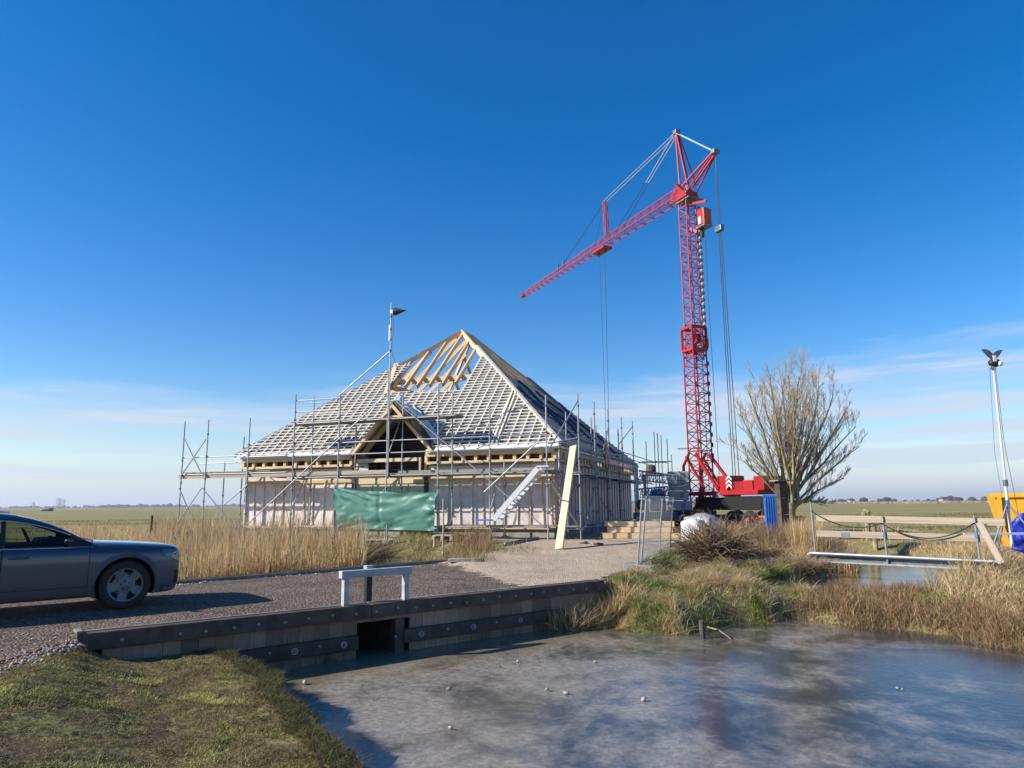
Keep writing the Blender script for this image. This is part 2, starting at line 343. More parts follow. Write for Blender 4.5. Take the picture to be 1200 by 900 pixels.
def ground_material():
    m, nt, N, L, b = nodemat('meadow_ground')
    g = N.new('ShaderNodeNewGeometry')
    def noise(sc, st=(1, 1, 1), det=5., ro=.55):
        mp = N.new('ShaderNodeMapping'); mp.inputs['Scale'].default_value = st; L.new(g.outputs['Position'], mp.inputs[0])
        n = N.new('ShaderNodeTexNoise'); n.inputs['Scale'].default_value = sc; n.inputs['Detail'].default_value = det; n.inputs['Roughness'].default_value = ro; L.new(mp.outputs[0], n.inputs['Vector']); return n.outputs[0]
    def ramp(v, a, b_, c0, c1):
        r = N.new('ShaderNodeMapRange'); r.interpolation_type = 'SMOOTHSTEP'; L.new(v, r.inputs[0]); r.inputs[1].default_value = a; r.inputs[2].default_value = b_
        x = N.new('ShaderNodeMix'); x.data_type = 'RGBA'; L.new(r.outputs[0], x.inputs['Factor'])
        for s, c in (('A', c0), ('B', c1)):
            if isinstance(c, tuple): x.inputs[s].default_value = (*c, 1)
            else: L.new(c, x.inputs[s])
        return x.outputs['Result']
    near = ramp(noise(1.6), .40, .62, (.13, .094, .052), (.23, .215, .075))
    near = ramp(noise(9, det=6.), .42, .66, near, (.12, .082, .048))
    meadow = ramp(noise(.05, (.35, 1.2, 1)), .38, .60, (.29, .235, .10), (.215, .205, .075))
    meadow = ramp(noise(.09, (.12, 1.6, 1), 3.), .60, .66, meadow, (.12, .09, .045))
    meadow = ramp(noise(.6, (.5, 1, 1)), .45, .75, meadow, (.30, .24, .125))
    ln = N.new('ShaderNodeVectorMath'); ln.operation = 'LENGTH'; L.new(g.outputs['Position'], ln.inputs[0])
    col = ramp(ln.outputs['Value'], 22, 34, near, meadow)
    L.new(col, b.inputs['Base Color']); b.inputs['Roughness'].default_value = .95; b.inputs['Specular IOR Level'].default_value = .1
    bp = N.new('ShaderNodeBump'); bp.inputs['Strength'].default_value = .8; bp.inputs['Distance'].default_value = .04; L.new(noise(14, det=6.), bp.inputs['Height']); L.new(bp.outputs[0], b.inputs['Normal'])
    return m
gmat = ground_material()
gx = axis(-9, 11, .11, -5000, 5000); gy = axis(3.5, 22, .11, -300, 7000)
tag(gridmesh('ground', gx, gy, gmat, hfun=lambda X, Y: height(X, Y, .38)), kind='structure')
def gravel(name, c0, c1, c2, sc=30., damp=None):
    m, nt, N, L, b = nodemat(name); g = N.new('ShaderNodeNewGeometry')
    v = N.new('ShaderNodeTexVoronoi'); v.inputs['Scale'].default_value = sc; L.new(g.outputs['Position'], v.inputs['Vector'])
    n = N.new('ShaderNodeTexNoise'); n.inputs['Scale'].default_value = .8; n.inputs['Detail'].default_value = 6; L.new(g.outputs['Position'], n.inputs['Vector'])
    x1 = N.new('ShaderNodeMix'); x1.data_type = 'RGBA'; x1.inputs['A'].default_value = (*c0, 1); x1.inputs['B'].default_value = (*c1, 1)
    mr = N.new('ShaderNodeMapRange'); mr.inputs[1].default_value = .36; mr.inputs[2].default_value = .66; L.new(n.outputs[0], mr.inputs[0]); L.new(mr.outputs[0], x1.inputs['Factor'])
    sp = N.new('ShaderNodeSeparateColor'); L.new(v.outputs['Color'], sp.inputs[0]); m2 = N.new('ShaderNodeMapRange'); m2.inputs[1].default_value = .62; m2.inputs[2].default_value = 1.; m2.inputs[4].default_value = .75; L.new(sp.outputs[0], m2.inputs[0])
    x2 = N.new('ShaderNodeMix'); x2.data_type = 'RGBA'; L.new(m2.outputs[0], x2.inputs['Factor']); L.new(x1.outputs['Result'], x2.inputs['A']); x2.inputs['B'].default_value = (*c2, 1)
    L.new(x2.outputs['Result'], b.inputs['Base Color']); b.inputs['Roughness'].default_value = .93; b.inputs['Specular IOR Level'].default_value = .15
    bp = N.new('ShaderNodeBump'); bp.inputs['Strength'].default_value = 1; bp.inputs['Distance'].default_value = .03; L.new(v.outputs['Distance'], bp.inputs['Height']); bp.invert = True
    bp2 = N.new('ShaderNodeBump'); bp2.inputs['Strength'].default_value = .7; bp2.inputs['Distance'].default_value = .08; n3 = N.new('ShaderNodeTexNoise'); n3.inputs['Scale'].default_value = 3.5; n3.inputs['Detail'].default_value = 5; L.new(g.outputs['Position'], n3.inputs['Vector']); L.new(n3.outputs[0], bp2.inputs['Height']); L.new(bp.outputs[0], bp2.inputs['Normal'])
    L.new(bp2.outputs[0], b.inputs['Normal']); return m
g_road = gravel('dark_gravel', (.098, .072, .054), (.160, .120, .092), (.30, .25, .21), 30)
g_yard = gravel('sandy_gravel', (.50, .39, .275), (.39, .30, .215), (.55, .46, .36), 34)
def inpoly(poly, jit, sc, s):
    return lambda x, y: sdf(x, y, poly)+jit*(vnoise(x, y, sc, s)+.5*vnoise(x, y, sc*2.7, s+1)-.75) < 0
rk = inpoly(road, .22, 2.2, 8)
sidef = lambda x, y: (x-K0.x)*KN.x+(y-K0.y)*KN.y
tag(gridmesh('road', np.arange(-30, 4, .11), np.arange(-14, 22, .11), g_road, .012, hfun=lambda X, Y: np.maximum(height(X, Y), -.03), keep=lambda x, y: rk(x, y) & ((sidef(x, y) < -.06) | (x < K0.x-.02))), kind='structure')
yk0 = inpoly(yard, .4, 1.4, 9); yk = lambda x, y: yk0(x+.25*(vnoise(x, y, 9., 77)-.5), y+.9*(vnoise(x, y, 14., 78)-.5))
tag(gridmesh('yard', axis(-4, 6, .06, -14, 24, 1.08), axis(15, 23, .06, 14, 52, 1.06), g_yard, .020, hfun=lambda X, Y: np.maximum(height(X, Y), np.where((Y < 22) & (X < K1.x+.3), -.02, -9)), keep=lambda x, y: yk(x, y) & (sidef(x, y) < -.06) | (yk(x, y) & (x > K1.x+.1))), kind='structure')

# ------------------------------------------------------------------ ice on the pond and the ditch
def ice_material():
    m, nt, N, L, b = nodemat('frosted_ice'); g = N.new('ShaderNodeNewGeometry')
    def noise(sc, det=6., ro=.6, st=(1, 1, 1), dist=0.):
        mp = N.new('ShaderNodeMapping'); mp.inputs['Scale'].default_value = st; L.new(g.outputs['Position'], mp.inputs[0])
        n = N.new('ShaderNodeTexNoise'); n.inputs['Scale'].default_value = sc; n.inputs['Detail'].default_value = det; n.inputs['Roughness'].default_value = ro; n.inputs['Distortion'].default_value = dist; L.new(mp.outputs[0], n.inputs['Vector']); return n.outputs[0]
    def mr(v, a, b_, c, d):
        r = N.new('ShaderNodeMapRange'); r.interpolation_type = 'SMOOTHSTEP'; L.new(v, r.inputs[0])
        for i, q in enumerate((a, b_, c, d)): r.inputs[i+1].default_value = q
        return r.outputs[0]
    sx = N.new('ShaderNodeSeparateXYZ'); L.new(g.outputs['Position'], sx.inputs[0]); gr = mr(sx.outputs['X'], -3.5, 6.5, .10, -.085)      # frost amount falls off from left to right
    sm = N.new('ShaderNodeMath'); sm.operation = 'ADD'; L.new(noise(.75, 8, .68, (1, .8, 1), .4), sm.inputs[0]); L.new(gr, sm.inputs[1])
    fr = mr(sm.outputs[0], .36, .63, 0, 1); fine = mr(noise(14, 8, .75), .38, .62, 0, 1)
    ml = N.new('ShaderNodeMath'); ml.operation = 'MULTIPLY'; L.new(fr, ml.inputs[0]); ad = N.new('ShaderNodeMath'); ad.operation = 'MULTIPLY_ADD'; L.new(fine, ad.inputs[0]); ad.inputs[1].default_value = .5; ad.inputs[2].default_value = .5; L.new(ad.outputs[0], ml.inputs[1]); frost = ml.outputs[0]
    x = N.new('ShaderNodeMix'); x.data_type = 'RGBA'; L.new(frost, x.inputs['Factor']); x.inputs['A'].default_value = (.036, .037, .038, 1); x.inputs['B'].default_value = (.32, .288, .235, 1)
    # peaty brown water at the margins of the thin ice
    dt = N.new('ShaderNodeVectorMath'); dt.operation = 'DOT_PRODUCT'; L.new(g.outputs['Position'], dt.inputs[0]); dt.inputs[1].default_value = (KN.x, KN.y, 0); of = N.new('ShaderNodeMath'); of.operation = 'SUBTRACT'; L.new(dt.outputs['Value'], of.inputs[0]); of.inputs[1].default_value = K0.x*KN.x+K0.y*KN.y; nz = N.new('ShaderNodeMath'); nz.operation = 'MULTIPLY_ADD'; L.new(noise(1.2, 4), nz.inputs[0]); nz.inputs[1].default_value = -2.2; L.new(of.outputs[0], nz.inputs[2])
    br = mr(nz.outputs[0], .6, -.5, 0, .75)       # peaty water shows through the thin ice along the wall
    x2 = N.new('ShaderNodeMix'); x2.data_type = 'RGBA'; L.new(br, x2.inputs['Factor']); L.new(x.outputs['Result'], x2.inputs['A']); x2.inputs['B'].default_value = (.19, .145, .08, 1)
    L.new(x2.outputs['Result'], b.inputs['Base Color'])
    L.new(mr(frost, 0, 1, .08, .27), b.inputs['Roughness']); b.inputs['IOR'].default_value = 1.32; b.inputs['Specular IOR Level'].default_value = .62
    bp = N.new('ShaderNodeBump'); bp.inputs['Strength'].default_value = .18; bp.inputs['Distance'].default_value = .02; L.new(noise(11, 6, .6), bp.inputs['Height']); L.new(bp.outputs[0], b.inputs['Normal']); return m
ice = ice_material()
def ice_sheet(name, poly, grow, z):
    P = np.array(poly); xs = np.arange(P[:, 0].min()-1, P[:, 0].max()+1, .3); ys = np.arange(P[:, 1].min()-1, P[:, 1].max()+1, .3)
    return gridmesh(name, xs, ys, ice, z, keep=lambda x, y: (sdf(x, y, poly) < grow), hfun=lambda X, Y: X*0)
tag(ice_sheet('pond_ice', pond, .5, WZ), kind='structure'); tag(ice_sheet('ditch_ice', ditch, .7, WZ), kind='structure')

# ------------------------------------------------------------------ timber retaining wall of the culvert bridge
WA = math.atan2(KD.y, KD.x)
wall = thing('retaining_wall', 'long low timber retaining wall with bolted beams along the icy pond', 'retaining wall', (K0.x, K0.y, 0), WA)
Lw = (K1-K0).length+.1
oL, oT = wt(419, 733); oR, _ = wt(467, 727); t_mid, _ = wt(432, 716); oT = -.22
# vertical sheet planks, one by one
t = .25; pk = 0
while t < Lw-.05:
    w_ = min(.225+.03*rnd.random(), Lw-t); zt = -.10; zb = -1.05
    if t+w_ > oL+.02 and t < oR-.02: zb = oT+rnd.uniform(-.004, .004)
    piece('plank', wood_plank, wall, (t+w_/2, .035+rnd.uniform(-.008, .008), zb), (t+w_/2, .035, zt), .05, w_-.005, (1, 0, 0)); t += w_
for a, b in ((0., t_mid), (t_mid+.012, Lw)):                       # top beam in two lengths
    one('top_beam', wood_dark, wall, lambda m: m.bar((a, -.03, -.045), (b, -.03, -.045), .15, .215), bevel=.012)
    one('cap_board', wood_grey, wall, lambda m: m.bar((a, .075, .05), (b, .075, .05), .05, .05), bevel=.006)
for a, b in ((1.2, oL-.02), (oR+.06, Lw-1.05)):
    one('lower_beam', wood_dark, wall, lambda m: m.bar((a, -.045, -.50), (b, -.045, -.50), .11, .21), bevel=.012)
one('opening_jamb', wood_dark, wall, lambda m: m.bar((oR, .0, -1.0), (oR, .0, oT), .16, .10, (0, 1, 0)), bevel=.006)
def boltmesh(r, ring):
    m = MB(); T = Matrix.Rotation(math.pi/2, 4, 'X')
    if ring: m.lathe([(r*.55, 0), (r*.62, .012), (r*.9, .015), (r, 0)], 14, T, False); m.lathe([(0, .022), (r*.32, .02), (r*.36, 0)], 8, T)
    else: m.lathe([(0, .012), (r*.5, .012), (r*.55, .004), (r, .003), (r, 0)], 10, T)
    return m
bolt0 = boltmesh(.024, 0).build('bolt', galv, wall, smooth=True); bolt0.location = (.45, -.107, -.06)
ring0 = boltmesh(.052, 1).build('ring_bolt', galv, wall, smooth=True); ring0.location = (2.2, -.102, -.50)
t = 1.15
while t < Lw-.3:
    c = bolt0.copy(); COL.objects.link(c); c.location = (t, -.107, -.055+rnd.uniform(-.02, .02)); t += .36+rnd.uniform(-.04, .04)
for px in (285, 343, 400, 490, 551, 606):
    tt, _ = wt(px, 745); c = ring0.copy(); COL.objects.link(c); c.location = (tt, -.102, -.50)
for px in (314, 372, 460, 521, 578):
    tt, _ = wt(px, 745); c = bolt0.copy(); COL.objects.link(c); c.location = (tt, -.102, -.48)
bpy.data.objects.remove(ring0)
one('end_board', wood_dark, wall, lambda m: m.box((-.03, .03, -.20), (.05, .26, .54)), bevel=.008)
one('end_cap', wood_grey, wall, lambda m: m.box((-.03, .03, .085), (.07, .28, .03)), bevel=.006)
# culvert recess behind the opening
one('culvert_side', wood_dark, wall, lambda m: [m.box((oL-.05, 1.1, -.6), (.06, 2.0, .9)), m.box((oR+.1, 1.1, -.6), (.06, 2.0, .9))])
one('culvert_back', wood_dark, wall, lambda m: [m.box(((oL+oR)/2, 2.1, -.6), (oR-oL+.3, .06, .9)), m.box(((oL+oR)/2, 1.1, -.17), (oR-oL+.3, 2.0, .06))])
# opposite edge beam of the bridge
kb = thing('edge_beam', 'dark timber edge beam along the reed side of the gravel road', 'edge beam', (FK0.x, FK0.y, 0), math.atan2(FD.y, FD.x))
Lf = (FK1-FK0).length
for a, b in ((-2.5, 3.3), (3.31, Lf)): one('beam', wood_dark, kb, lambda m: m.bar((a, 0, -.05), (b, 0, -.05), .16, .27), bevel=.012)
one('cap_board', wood_grey, kb, lambda m: m.bar((-2.5, -.11, .05), (Lf, -.11, .05), .04, .06), bevel=.006)
for a in np.arange(-2.2, Lf, 1.4): piece('post', wood_dark, kb, (a, .13, -.7), (a, .13, .04), .10, .10, (1, 0, 0))
# white sluice frame on the wall
s0, _ = wt(402, 706); s1, _ = wt(478, 700); s2, _ = wt(437, 700)
sf = thing('sluice_frame', 'white sluice gate frame with a black centre post above the culvert', 'sluice frame', tuple(wpt(s0)), WA)
H_ = .50; white_shaded = M('shaded_white_paint', (.43, .44, .455), .6, var=.3, scale=6, rndv=.05)  # white paint greyed so its colour carries the shade on the frame
for x in (0.04, s1-s0-.04): one('leg', white_shaded, sf, lambda m: m.box((x, .02, H_/2-.03), (.085, .10, H_)), bevel=.006)
one('crossbeam', white_shaded, sf, lambda m: m.box(((s1-s0)/2, .02, H_-.02), (s1-s0+.10, .13, .115)), bevel=.008)
one('spindle_post', black_paint, sf, lambda m: m.box((s2-s0, .17, .22), (.10, .09, .60)), bevel=.006)
one('post_cap', white_shaded, sf, lambda m: m.box((s2-s0, .17, .55), (.13, .12, .07)), bevel=.008)

# ------------------------------------------------------------------ the farmhouse under construction
def HW(x, y, z=0.): return HC+HX*x+HY*y+Vector((0, 0, z))
def HLoc(P): d = Vector(P)-HC; return Vector((d.dot(HX), d.dot(HY), P[2]))
def onfront(px, py, yl): return HLoc(onplane(px, py, HW(0, yl), HY))
def onside(px, py, xl): return HLoc(onplane(px, py, HW(xl, 0), HX))
house = thing('farmhouse', 'square timber farmhouse under construction with a steep half-battened pyramid roof', 'house', tuple(HC), HA)
ZB, ZT = .62, 3.55                                                   # wall foot and top
EV, EZ = .42, 3.86                                                   # eave overhang and height
rx = -HL/2
best = min(np.arange(6, 10, .02), key=lambda y: abs(PROJ(HW(rx, y, 11))[0]-541.5))
ry0 = float(best); RZ = HLoc(onplane(541.5, 387, HW(rx, ry0), HY)).z; ry1 = HM-ry0 if HM-ry0 > ry0+.8 else ry0+.8
AP0 = Vector((rx, ry0, RZ)); AP1 = Vector((rx, ry1, RZ))
print('apex', AP0, AP1)
cor = {'fr': Vector((EV, -EV, EZ)), 'fl': Vector((-HL-EV, -EV, EZ)), 'br': Vector((EV, HM+EV, EZ)), 'bl': Vector((-HL-EV, HM+EV, EZ))}
# plinth and wall core
one('plinth', concrete_d, house, lambda m: m.box((-HL/2, HM/2, ZB/2+.02), (HL-.1, HM-.1, ZB)))
one('sill_beam', wood_eave, house, lambda m: [m.box((-HL/2, -.02, ZB+.07), (HL+.06, .10, .10)), m.box((.02, HM/2, ZB+.07), (.10, HM-.1, .10))])
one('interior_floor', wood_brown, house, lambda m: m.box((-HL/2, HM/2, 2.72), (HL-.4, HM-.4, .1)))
xo0 = onfront(416, 551, -.05).x; xo1 = onfront(499, 551, -.05).x     # the tall opening in the front
def wallrun(x0, x1):
    n = max(1, round((x1-x0)/.52)); w = (x1-x0)/n
    for i in range(n):
        a = x0+i*w
        one('wall_panel', wall_foil, house, lambda m: m.box((a+w/2, .10, (ZB+ZT)/2), (w-.006, .14, ZT-ZB)))
        piece('stud', wood_new if rnd.random() > .6 else wood_pale, house, (a+rnd.uniform(-.06, .06), .0, ZB+.12), (a+rnd.uniform(-.06, .06), .0, 2.62), .04, .045, (0, 1, 0))
    one('wall_top_band', wall_foil, house, lambda m: m.box(((x0+x1)/2, -.0, 2.93), (x1-x0, .06, .52)))
    piece('rail', wood_eave, house, (x0, -.012, 2.66), (x1, -.012, 2.66), .07, .12)
wallrun(-HL, xo0); wallrun(xo1, 0)
n = 26; w = HM/n
for i in range(n):
    a = i*w
    one('side_panel', wall_red, house, lambda m: m.box((-.10, a+w/2, (ZB+ZT)/2), (.14, w-.006, ZT-ZB)))
    piece('side_stud', wood_rail if i % 3 else wood_grey, house, (-.02, a+.04, ZB+.12), (-.02, a+.04, 3.28), .035, .035, (1, 0, 0))
one('back_wall', wall_foil, house, lambda m: [m.box((-HL/2, HM-.1, (ZB+ZT)/2), (HL-.4, .14, ZT-ZB)), m.box((-HL+.1, HM/2, (ZB+ZT)/2), (.14, HM-.4, ZT-ZB))])
one('corner_post', wood_eave, house, lambda m: m.box((-.03, -.005, (ZB+ZT)/2+.05), (.12, .12, ZT-ZB)))
one('corner_post', wall_foil, house, lambda m: m.box((-HL+.02, -.005, (ZB+ZT)/2), (.10, .10, ZT-ZB)))
# eaves: row of open pockets between blocks, framed by boards
def eaves(x0, x1):
    one('eave_board', wood_eave, house, lambda m: m.box(((x0+x1)/2, -.20, 3.665), (x1-x0, .20, .18)))
    one('eave_sill', wood_eave, house, lambda m: m.box(((x0+x1)/2, -.16, 3.315), (x1-x0, .20, .11)))
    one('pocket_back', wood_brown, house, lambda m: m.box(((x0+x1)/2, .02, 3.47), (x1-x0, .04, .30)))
    n = round((x1-x0)/.56); w = (x1-x0)/n
    for i in range(n+1): piece('eave_block', wood_eave, house, (x0+i*w, -.15, 3.335), (x0+i*w, -.15, 3.625), .19, .13, (1, 0, 0))
eaves(-HL-.05, xo0-.1); eaves(xo1+.1, .1)
one('side_eave_board', wood_eave, house, lambda m: [m.box((.17, HM/2, 3.69), (.20, HM-.2, .13)), m.box((.14, HM/2, 3.30), (.16, HM-.2, .07))])
for i in range(30): piece('side_eave_block', wood_eave, house, (.13, .3+i*HM/30, 3.335), (.13, .3+i*HM/30, 3.625), .19, .20, (1, 0, 0))
for a, b in ((-HL-EV, xo0-.15), (xo1+.15, EV-.05)): one('gutter_board', membrane_white, house, lambda m: m.bar((a, -.36, 3.80), (b, -.36, 3.80), .05, .13))
one('side_gutter_board', membrane_white, house, lambda m: m.bar((.36, -.33, 3.80), (.36, HM+EV, 3.80), .05, .11))
one('foam_strip', black_paint, house, lambda m: [m.box((-HL+4.0, -.29, 3.24), (4.6, .08, .06)), m.box((-3.0, -.29, 3.24), (4.4, .08, .07))])

# --- roof planes
class Plane:
    def __init__(s, a, b, c):                                       # a, b along the eave; c a ridge point
        s.o = a; s.u = (b-a).normalized(); d = c-a; s.v = (d-s.u*d.dot(s.u)).normalized(); s.n = s.u.cross(s.v)
        s.len = (b-a).length; s.h = d.dot(s.v)
    def P(s, x, y, z=0.): return s.o+s.u*x+s.v*y+s.n*z
    def inv(s, p): d = p-s.o; return (d.dot(s.u), d.dot(s.v))
    def px(s, x, y):
        n = HX*s.n.x+HY*s.n.y+Vector((0, 0, s.n.z)); w = HW(s.o.x, s.o.y, s.o.z); return s.inv(HLoc(onplane(x, y, w, n)))
pf = Plane(cor['fl'], cor['fr'], AP0); pr = Plane(cor['fr'], cor['br'], AP0); pl_ = Plane(cor['bl'], cor['fl'], AP0); pb = Plane(cor['br'], cor['bl'], AP1)
def hipx(pl, y, a0, a1): f = y/pl.h; return a0[0]*f, pl.len+(a1[0]-pl.len)*f
def scan(poly, val, ax):
    r = []
    for i in range(len(poly)):
        a = poly[i]; b = poly[(i+1) % len(poly)]
        if (a[ax] > val) != (b[ax] > val): r.append(a[1-ax]+(b[1-ax]-a[1-ax])*(val-a[ax])/(b[ax]-a[ax]))
    r.sort(); return [(r[i], r[i+1]) for i in range(0, len(r)-1, 2)]
def sheet(name, pl, poly, mat, th=.05, z=0.):
    m = MB(); m.prism([pl.P(x, y, z-th) for x, y in poly], pl.n*th); o = m.build(name, mat, house)
    b = bmesh.new(); b.from_mesh(o.data); bmesh.ops.recalc_face_normals(b, faces=b.faces); bmesh.ops.triangulate(b, faces=[f for f in b.faces if len(f.verts) > 4]); b.to_mesh(o.data); b.free(); return o
apf = pf.inv(AP0); Xm = apf[0]; HH = pf.h
# dormer gable over the opening
dz = onfront(462, 473, -.35).z; dxl = onfront(417, 530, -.35).x; dxr = onfront(506, 531, -.35).x; dxm = (dxl+dxr)/2
dpeak = Vector((dxm, -.35, dz)); slope = (RZ-EZ)/(ry0+EV)
dyb = -EV+(dz-EZ)/slope
def fxy(x, z): p = Vector((x, -EV+(z-EZ)/slope, z)); return pf.inv(p)
hipL = lambda y: Xm*y/HH
hipR = lambda y: pf.len-(pf.len-Xm)*y/HH
nL = pf.px(447, 462); nR = pf.px(541, 457); tR = pf.px(565, 416); tL = pf.px(466, 428)
yL = min(tL[1], tL[1]); poly = [(0, 0), fxy(dxl-.1, EZ), fxy(dxm, dz+.05), fxy(dxr+.1, EZ), (pf.len, 0), (hipR(tR[1])-.05, tR[1]), nR, nL, (hipL(tL[1])+.75, tL[1]), (hipL(tL[1]), tL[1])]
sheet('roof_sheet', pf, poly, membrane)
yy = .12; gauge = .238
while yy < HH:
    for a, b in scan(poly, yy, 1):
        if b-a > .25:
            c = a
            while c < b-.05:                                         # battens come in lengths
                d = min(c+rnd.uniform(3.2, 4.6), b)
                if b-d < .6: d = b
                piece('batten', wood_pale, house, pf.P(c+.006, yy+rnd.uniform(-.012, .012), .075), pf.P(d-.006, yy+rnd.uniform(-.012, .012), .07), .046, .04, pf.n); c = d
    yy += gauge
xx = .3
while xx < pf.len:
    for a, b in scan(poly, xx, 0):
        if b-a > .2: piece('counter_batten', wood_pale, house, pf.P(xx, a+.03, .043), pf.P(xx, b, .043), .046, .084, pf.n)
    xx += .42
for q in (tR, pf.px(541, 520)): pass
# doubled battens along a sheet joint on the right part
a = pf.px(580, 522); b = pf.px(603, 462)
for d in (-.09, .09): piece('counter_batten', wood_pale, house, pf.P(a[0]+d, a[1], .12), pf.P(b[0]+d, b[1], .12), .06, .06, pf.n)
# dark foil strips near the eave
for q0, q1 in ((525, 574), (393, 414)):
    a = pf.px(q0, 524); b = pf.px(q1, 520)
    sheet('foil_strip', pf, [(a[0], .35), (b[0], .35), (b[0], 1.15), (a[0], 1.15)], foil_blue, .006, .012)
for a, b in ((.2, fxy(dxl-.2, EZ)[0]), (fxy(dxr+.2, EZ)[0], pf.len-.1)): one('eave_flashing', membrane_white, house, lambda m: m.bar(pf.P(a, .05, .03), pf.P(b, .05, .03), .34, .02, pf.n))
# right-hand slope: battened too, with loose foil running down it
apr0 = pr.inv(AP0); apr1 = pr.inv(AP1)
hrL = lambda y: apr0[0]*y/pr.h
hrR = lambda y: pr.len-(pr.len-apr1[0])*y/pr.h
ytop = .50*pr.h
polyr = [(0, 0), (pr.len, 0), (hrR(.60*pr.h), .60*pr.h), (hrL(ytop)+3.4, .55*pr.h), (hrL(ytop), ytop)]
sheet('side_roof_sheet', pr, polyr, membrane)
yy = .12
while yy < pr.h:
    for a, b in scan(polyr, yy, 1):
        piece('batten', wood_grey if rnd.random() < .3 else wood_pale, house, pr.P(a, yy, .075), pr.P(b, yy, .07), .046, .04, pr.n)
    yy += gauge
xx = .3
while xx < pr.len:
    for a, b in scan(polyr, xx, 0): piece('counter_batten', wood_pale, house, pr.P(xx, a+.03, .025), pr.P(xx, b, .025), .05, .05, pr.n)
    xx += .61
for xs, y0, y1, w_ in ((4.0, .8, 4.4, .42), (5.9, 1.2, 5.2, .5), (8.6, .2, 5.2, .40), (11.4, .2, 4.6, .35)):
    m = MB(); n = 12; top = []; 
    for i in range(n+1):
        f = i/n; y = y0+(y1-y0)*f; x = xs+.5*(1-f)+.12*math.sin(5*f+xs); z = .12+.06*math.sin(9*f+xs)
        top += [pr.P(x-w_/2, y, z), pr.P(x, y, z+.10), pr.P(x+w_/2, y, z)]
    m.add(top, [(3*i+k, 3*i+k+1, 3*i+k+4, 3*i+k+3) for i in range(n) for k in (0, 1)]); o = m.build('loose_foil', foil_blue, house, smooth=True)
    md = o.modifiers.new('thick', 'SOLIDIFY'); md.thickness = .01
one('edge_panel', galv_dark, house, lambda m: m.bar(pr.P(*pr.px(617, 445), .16), pr.P(*pr.px(652, 475), .16), .75, .04, pr.n))
# left and back slopes (away from the camera) keep their sheets low
for pl, A0, A1 in ((pl_, pl_.inv(AP1), pl_.inv(AP0)), (pb, pb.inv(AP1), pb.inv(AP1))):
    yt = .50*pl.h; sheet('roof_sheet', pl, [(0, 0), (pl.len, 0), (pl.len-(pl.len-A1[0])*.5, yt), (A0[0]*.5, yt)], membrane)
    yy = .12; m = MB()
    while yy < yt:
        m.bar(pl.P(A0[0]*yy/pl.h, yy, .075), pl.P(pl.len-(pl.len-A1[0])*yy/pl.h, yy, .075), .068, .05, pl.n); yy += gauge
    tag(m.build('rear_battens', wood_pale, house), kind='stuff')
# hips, ridge, rafters and purlins
for a, b in ((cor['fr'], AP0), (cor['fl'], AP0), (cor['br'], AP1), (cor['bl'], AP1)):
    piece('hip_rafter', wood_new, house, a.lerp(b, .02)+Vector((0, 0, -.12)), b+Vector((0, 0, -.10)), .09, .24)
piece('hip_batten', wood_pale, house, cor['fr'].lerp(AP0, .0)+Vector((0, 0, .10)), cor['fr'].lerp(AP0, .80)+Vector((0, 0, .10)), .16, .06)
piece('hip_batten', wood_pale, house, cor['fl'].lerp(AP0, .0)+Vector((0, 0, .08)), cor['fl'].lerp(AP0, .72)+Vector((0, 0, .08)), .10, .05)
piece('ridge_beam', wood_new, house, AP0+Vector((0, -.1, -.10)), AP1+Vector((0, .1, -.10)), .09, .24)
def rafters(pl, A0, A1, step, y0, zo=-.16):
    x = step*.5
    while x < pl.len:
        if x < A0[0]: ym = x/A0[0]*pl.h
        elif x > A1[0]: ym = (pl.len-x)/(pl.len-A1[0])*pl.h
        else: ym = pl.h
        if ym-.15 > y0*pl.h+.3: piece('rafter', wood_new, house, pl.P(x, y0*pl.h, zo), pl.P(x, ym-.1, zo), .075, .20, pl.n)
        x += step
rafters(pf, apf, apf, .68, .50); rafters(pl_, pl_.inv(AP1), pl_.inv(AP0), 1.15, .44); rafters(pr, apr0, apr1, .62, .44, -.05); rafters(pb, pb.inv(AP1), pb.inv(AP1), 1.15, .44)
piece('rafter', wood_new, house, pf.P(*pf.px(452, 463), .06), pf.P(tL[0]-.1, tL[1]+.1, .06), .22, .05, pf.n)
f = .60
ring = [cor['fl'].lerp(AP0, f), cor['fr'].lerp(AP0, f), cor['br'].lerp(AP1, f), cor['bl'].lerp(AP1, f)]
for i in range(4): piece('purlin', wood_new, house, ring[i]+Vector((0, 0, -.42)), ring[(i+1) % 4]+Vector((0, 0, -.42)), .12, .26)
for c in ring: piece('king_post', wood_new, house, Vector((c.x, c.y, 2.8)), Vector((c.x, c.y, c.z-.3)), .2, .2, (1, 0, 0))
one('upper_deck', wood_brown, house, lambda m: m.box((rx, HM/2-.5, ring[0].z-1.7), (7.0, 6.0, .08)))
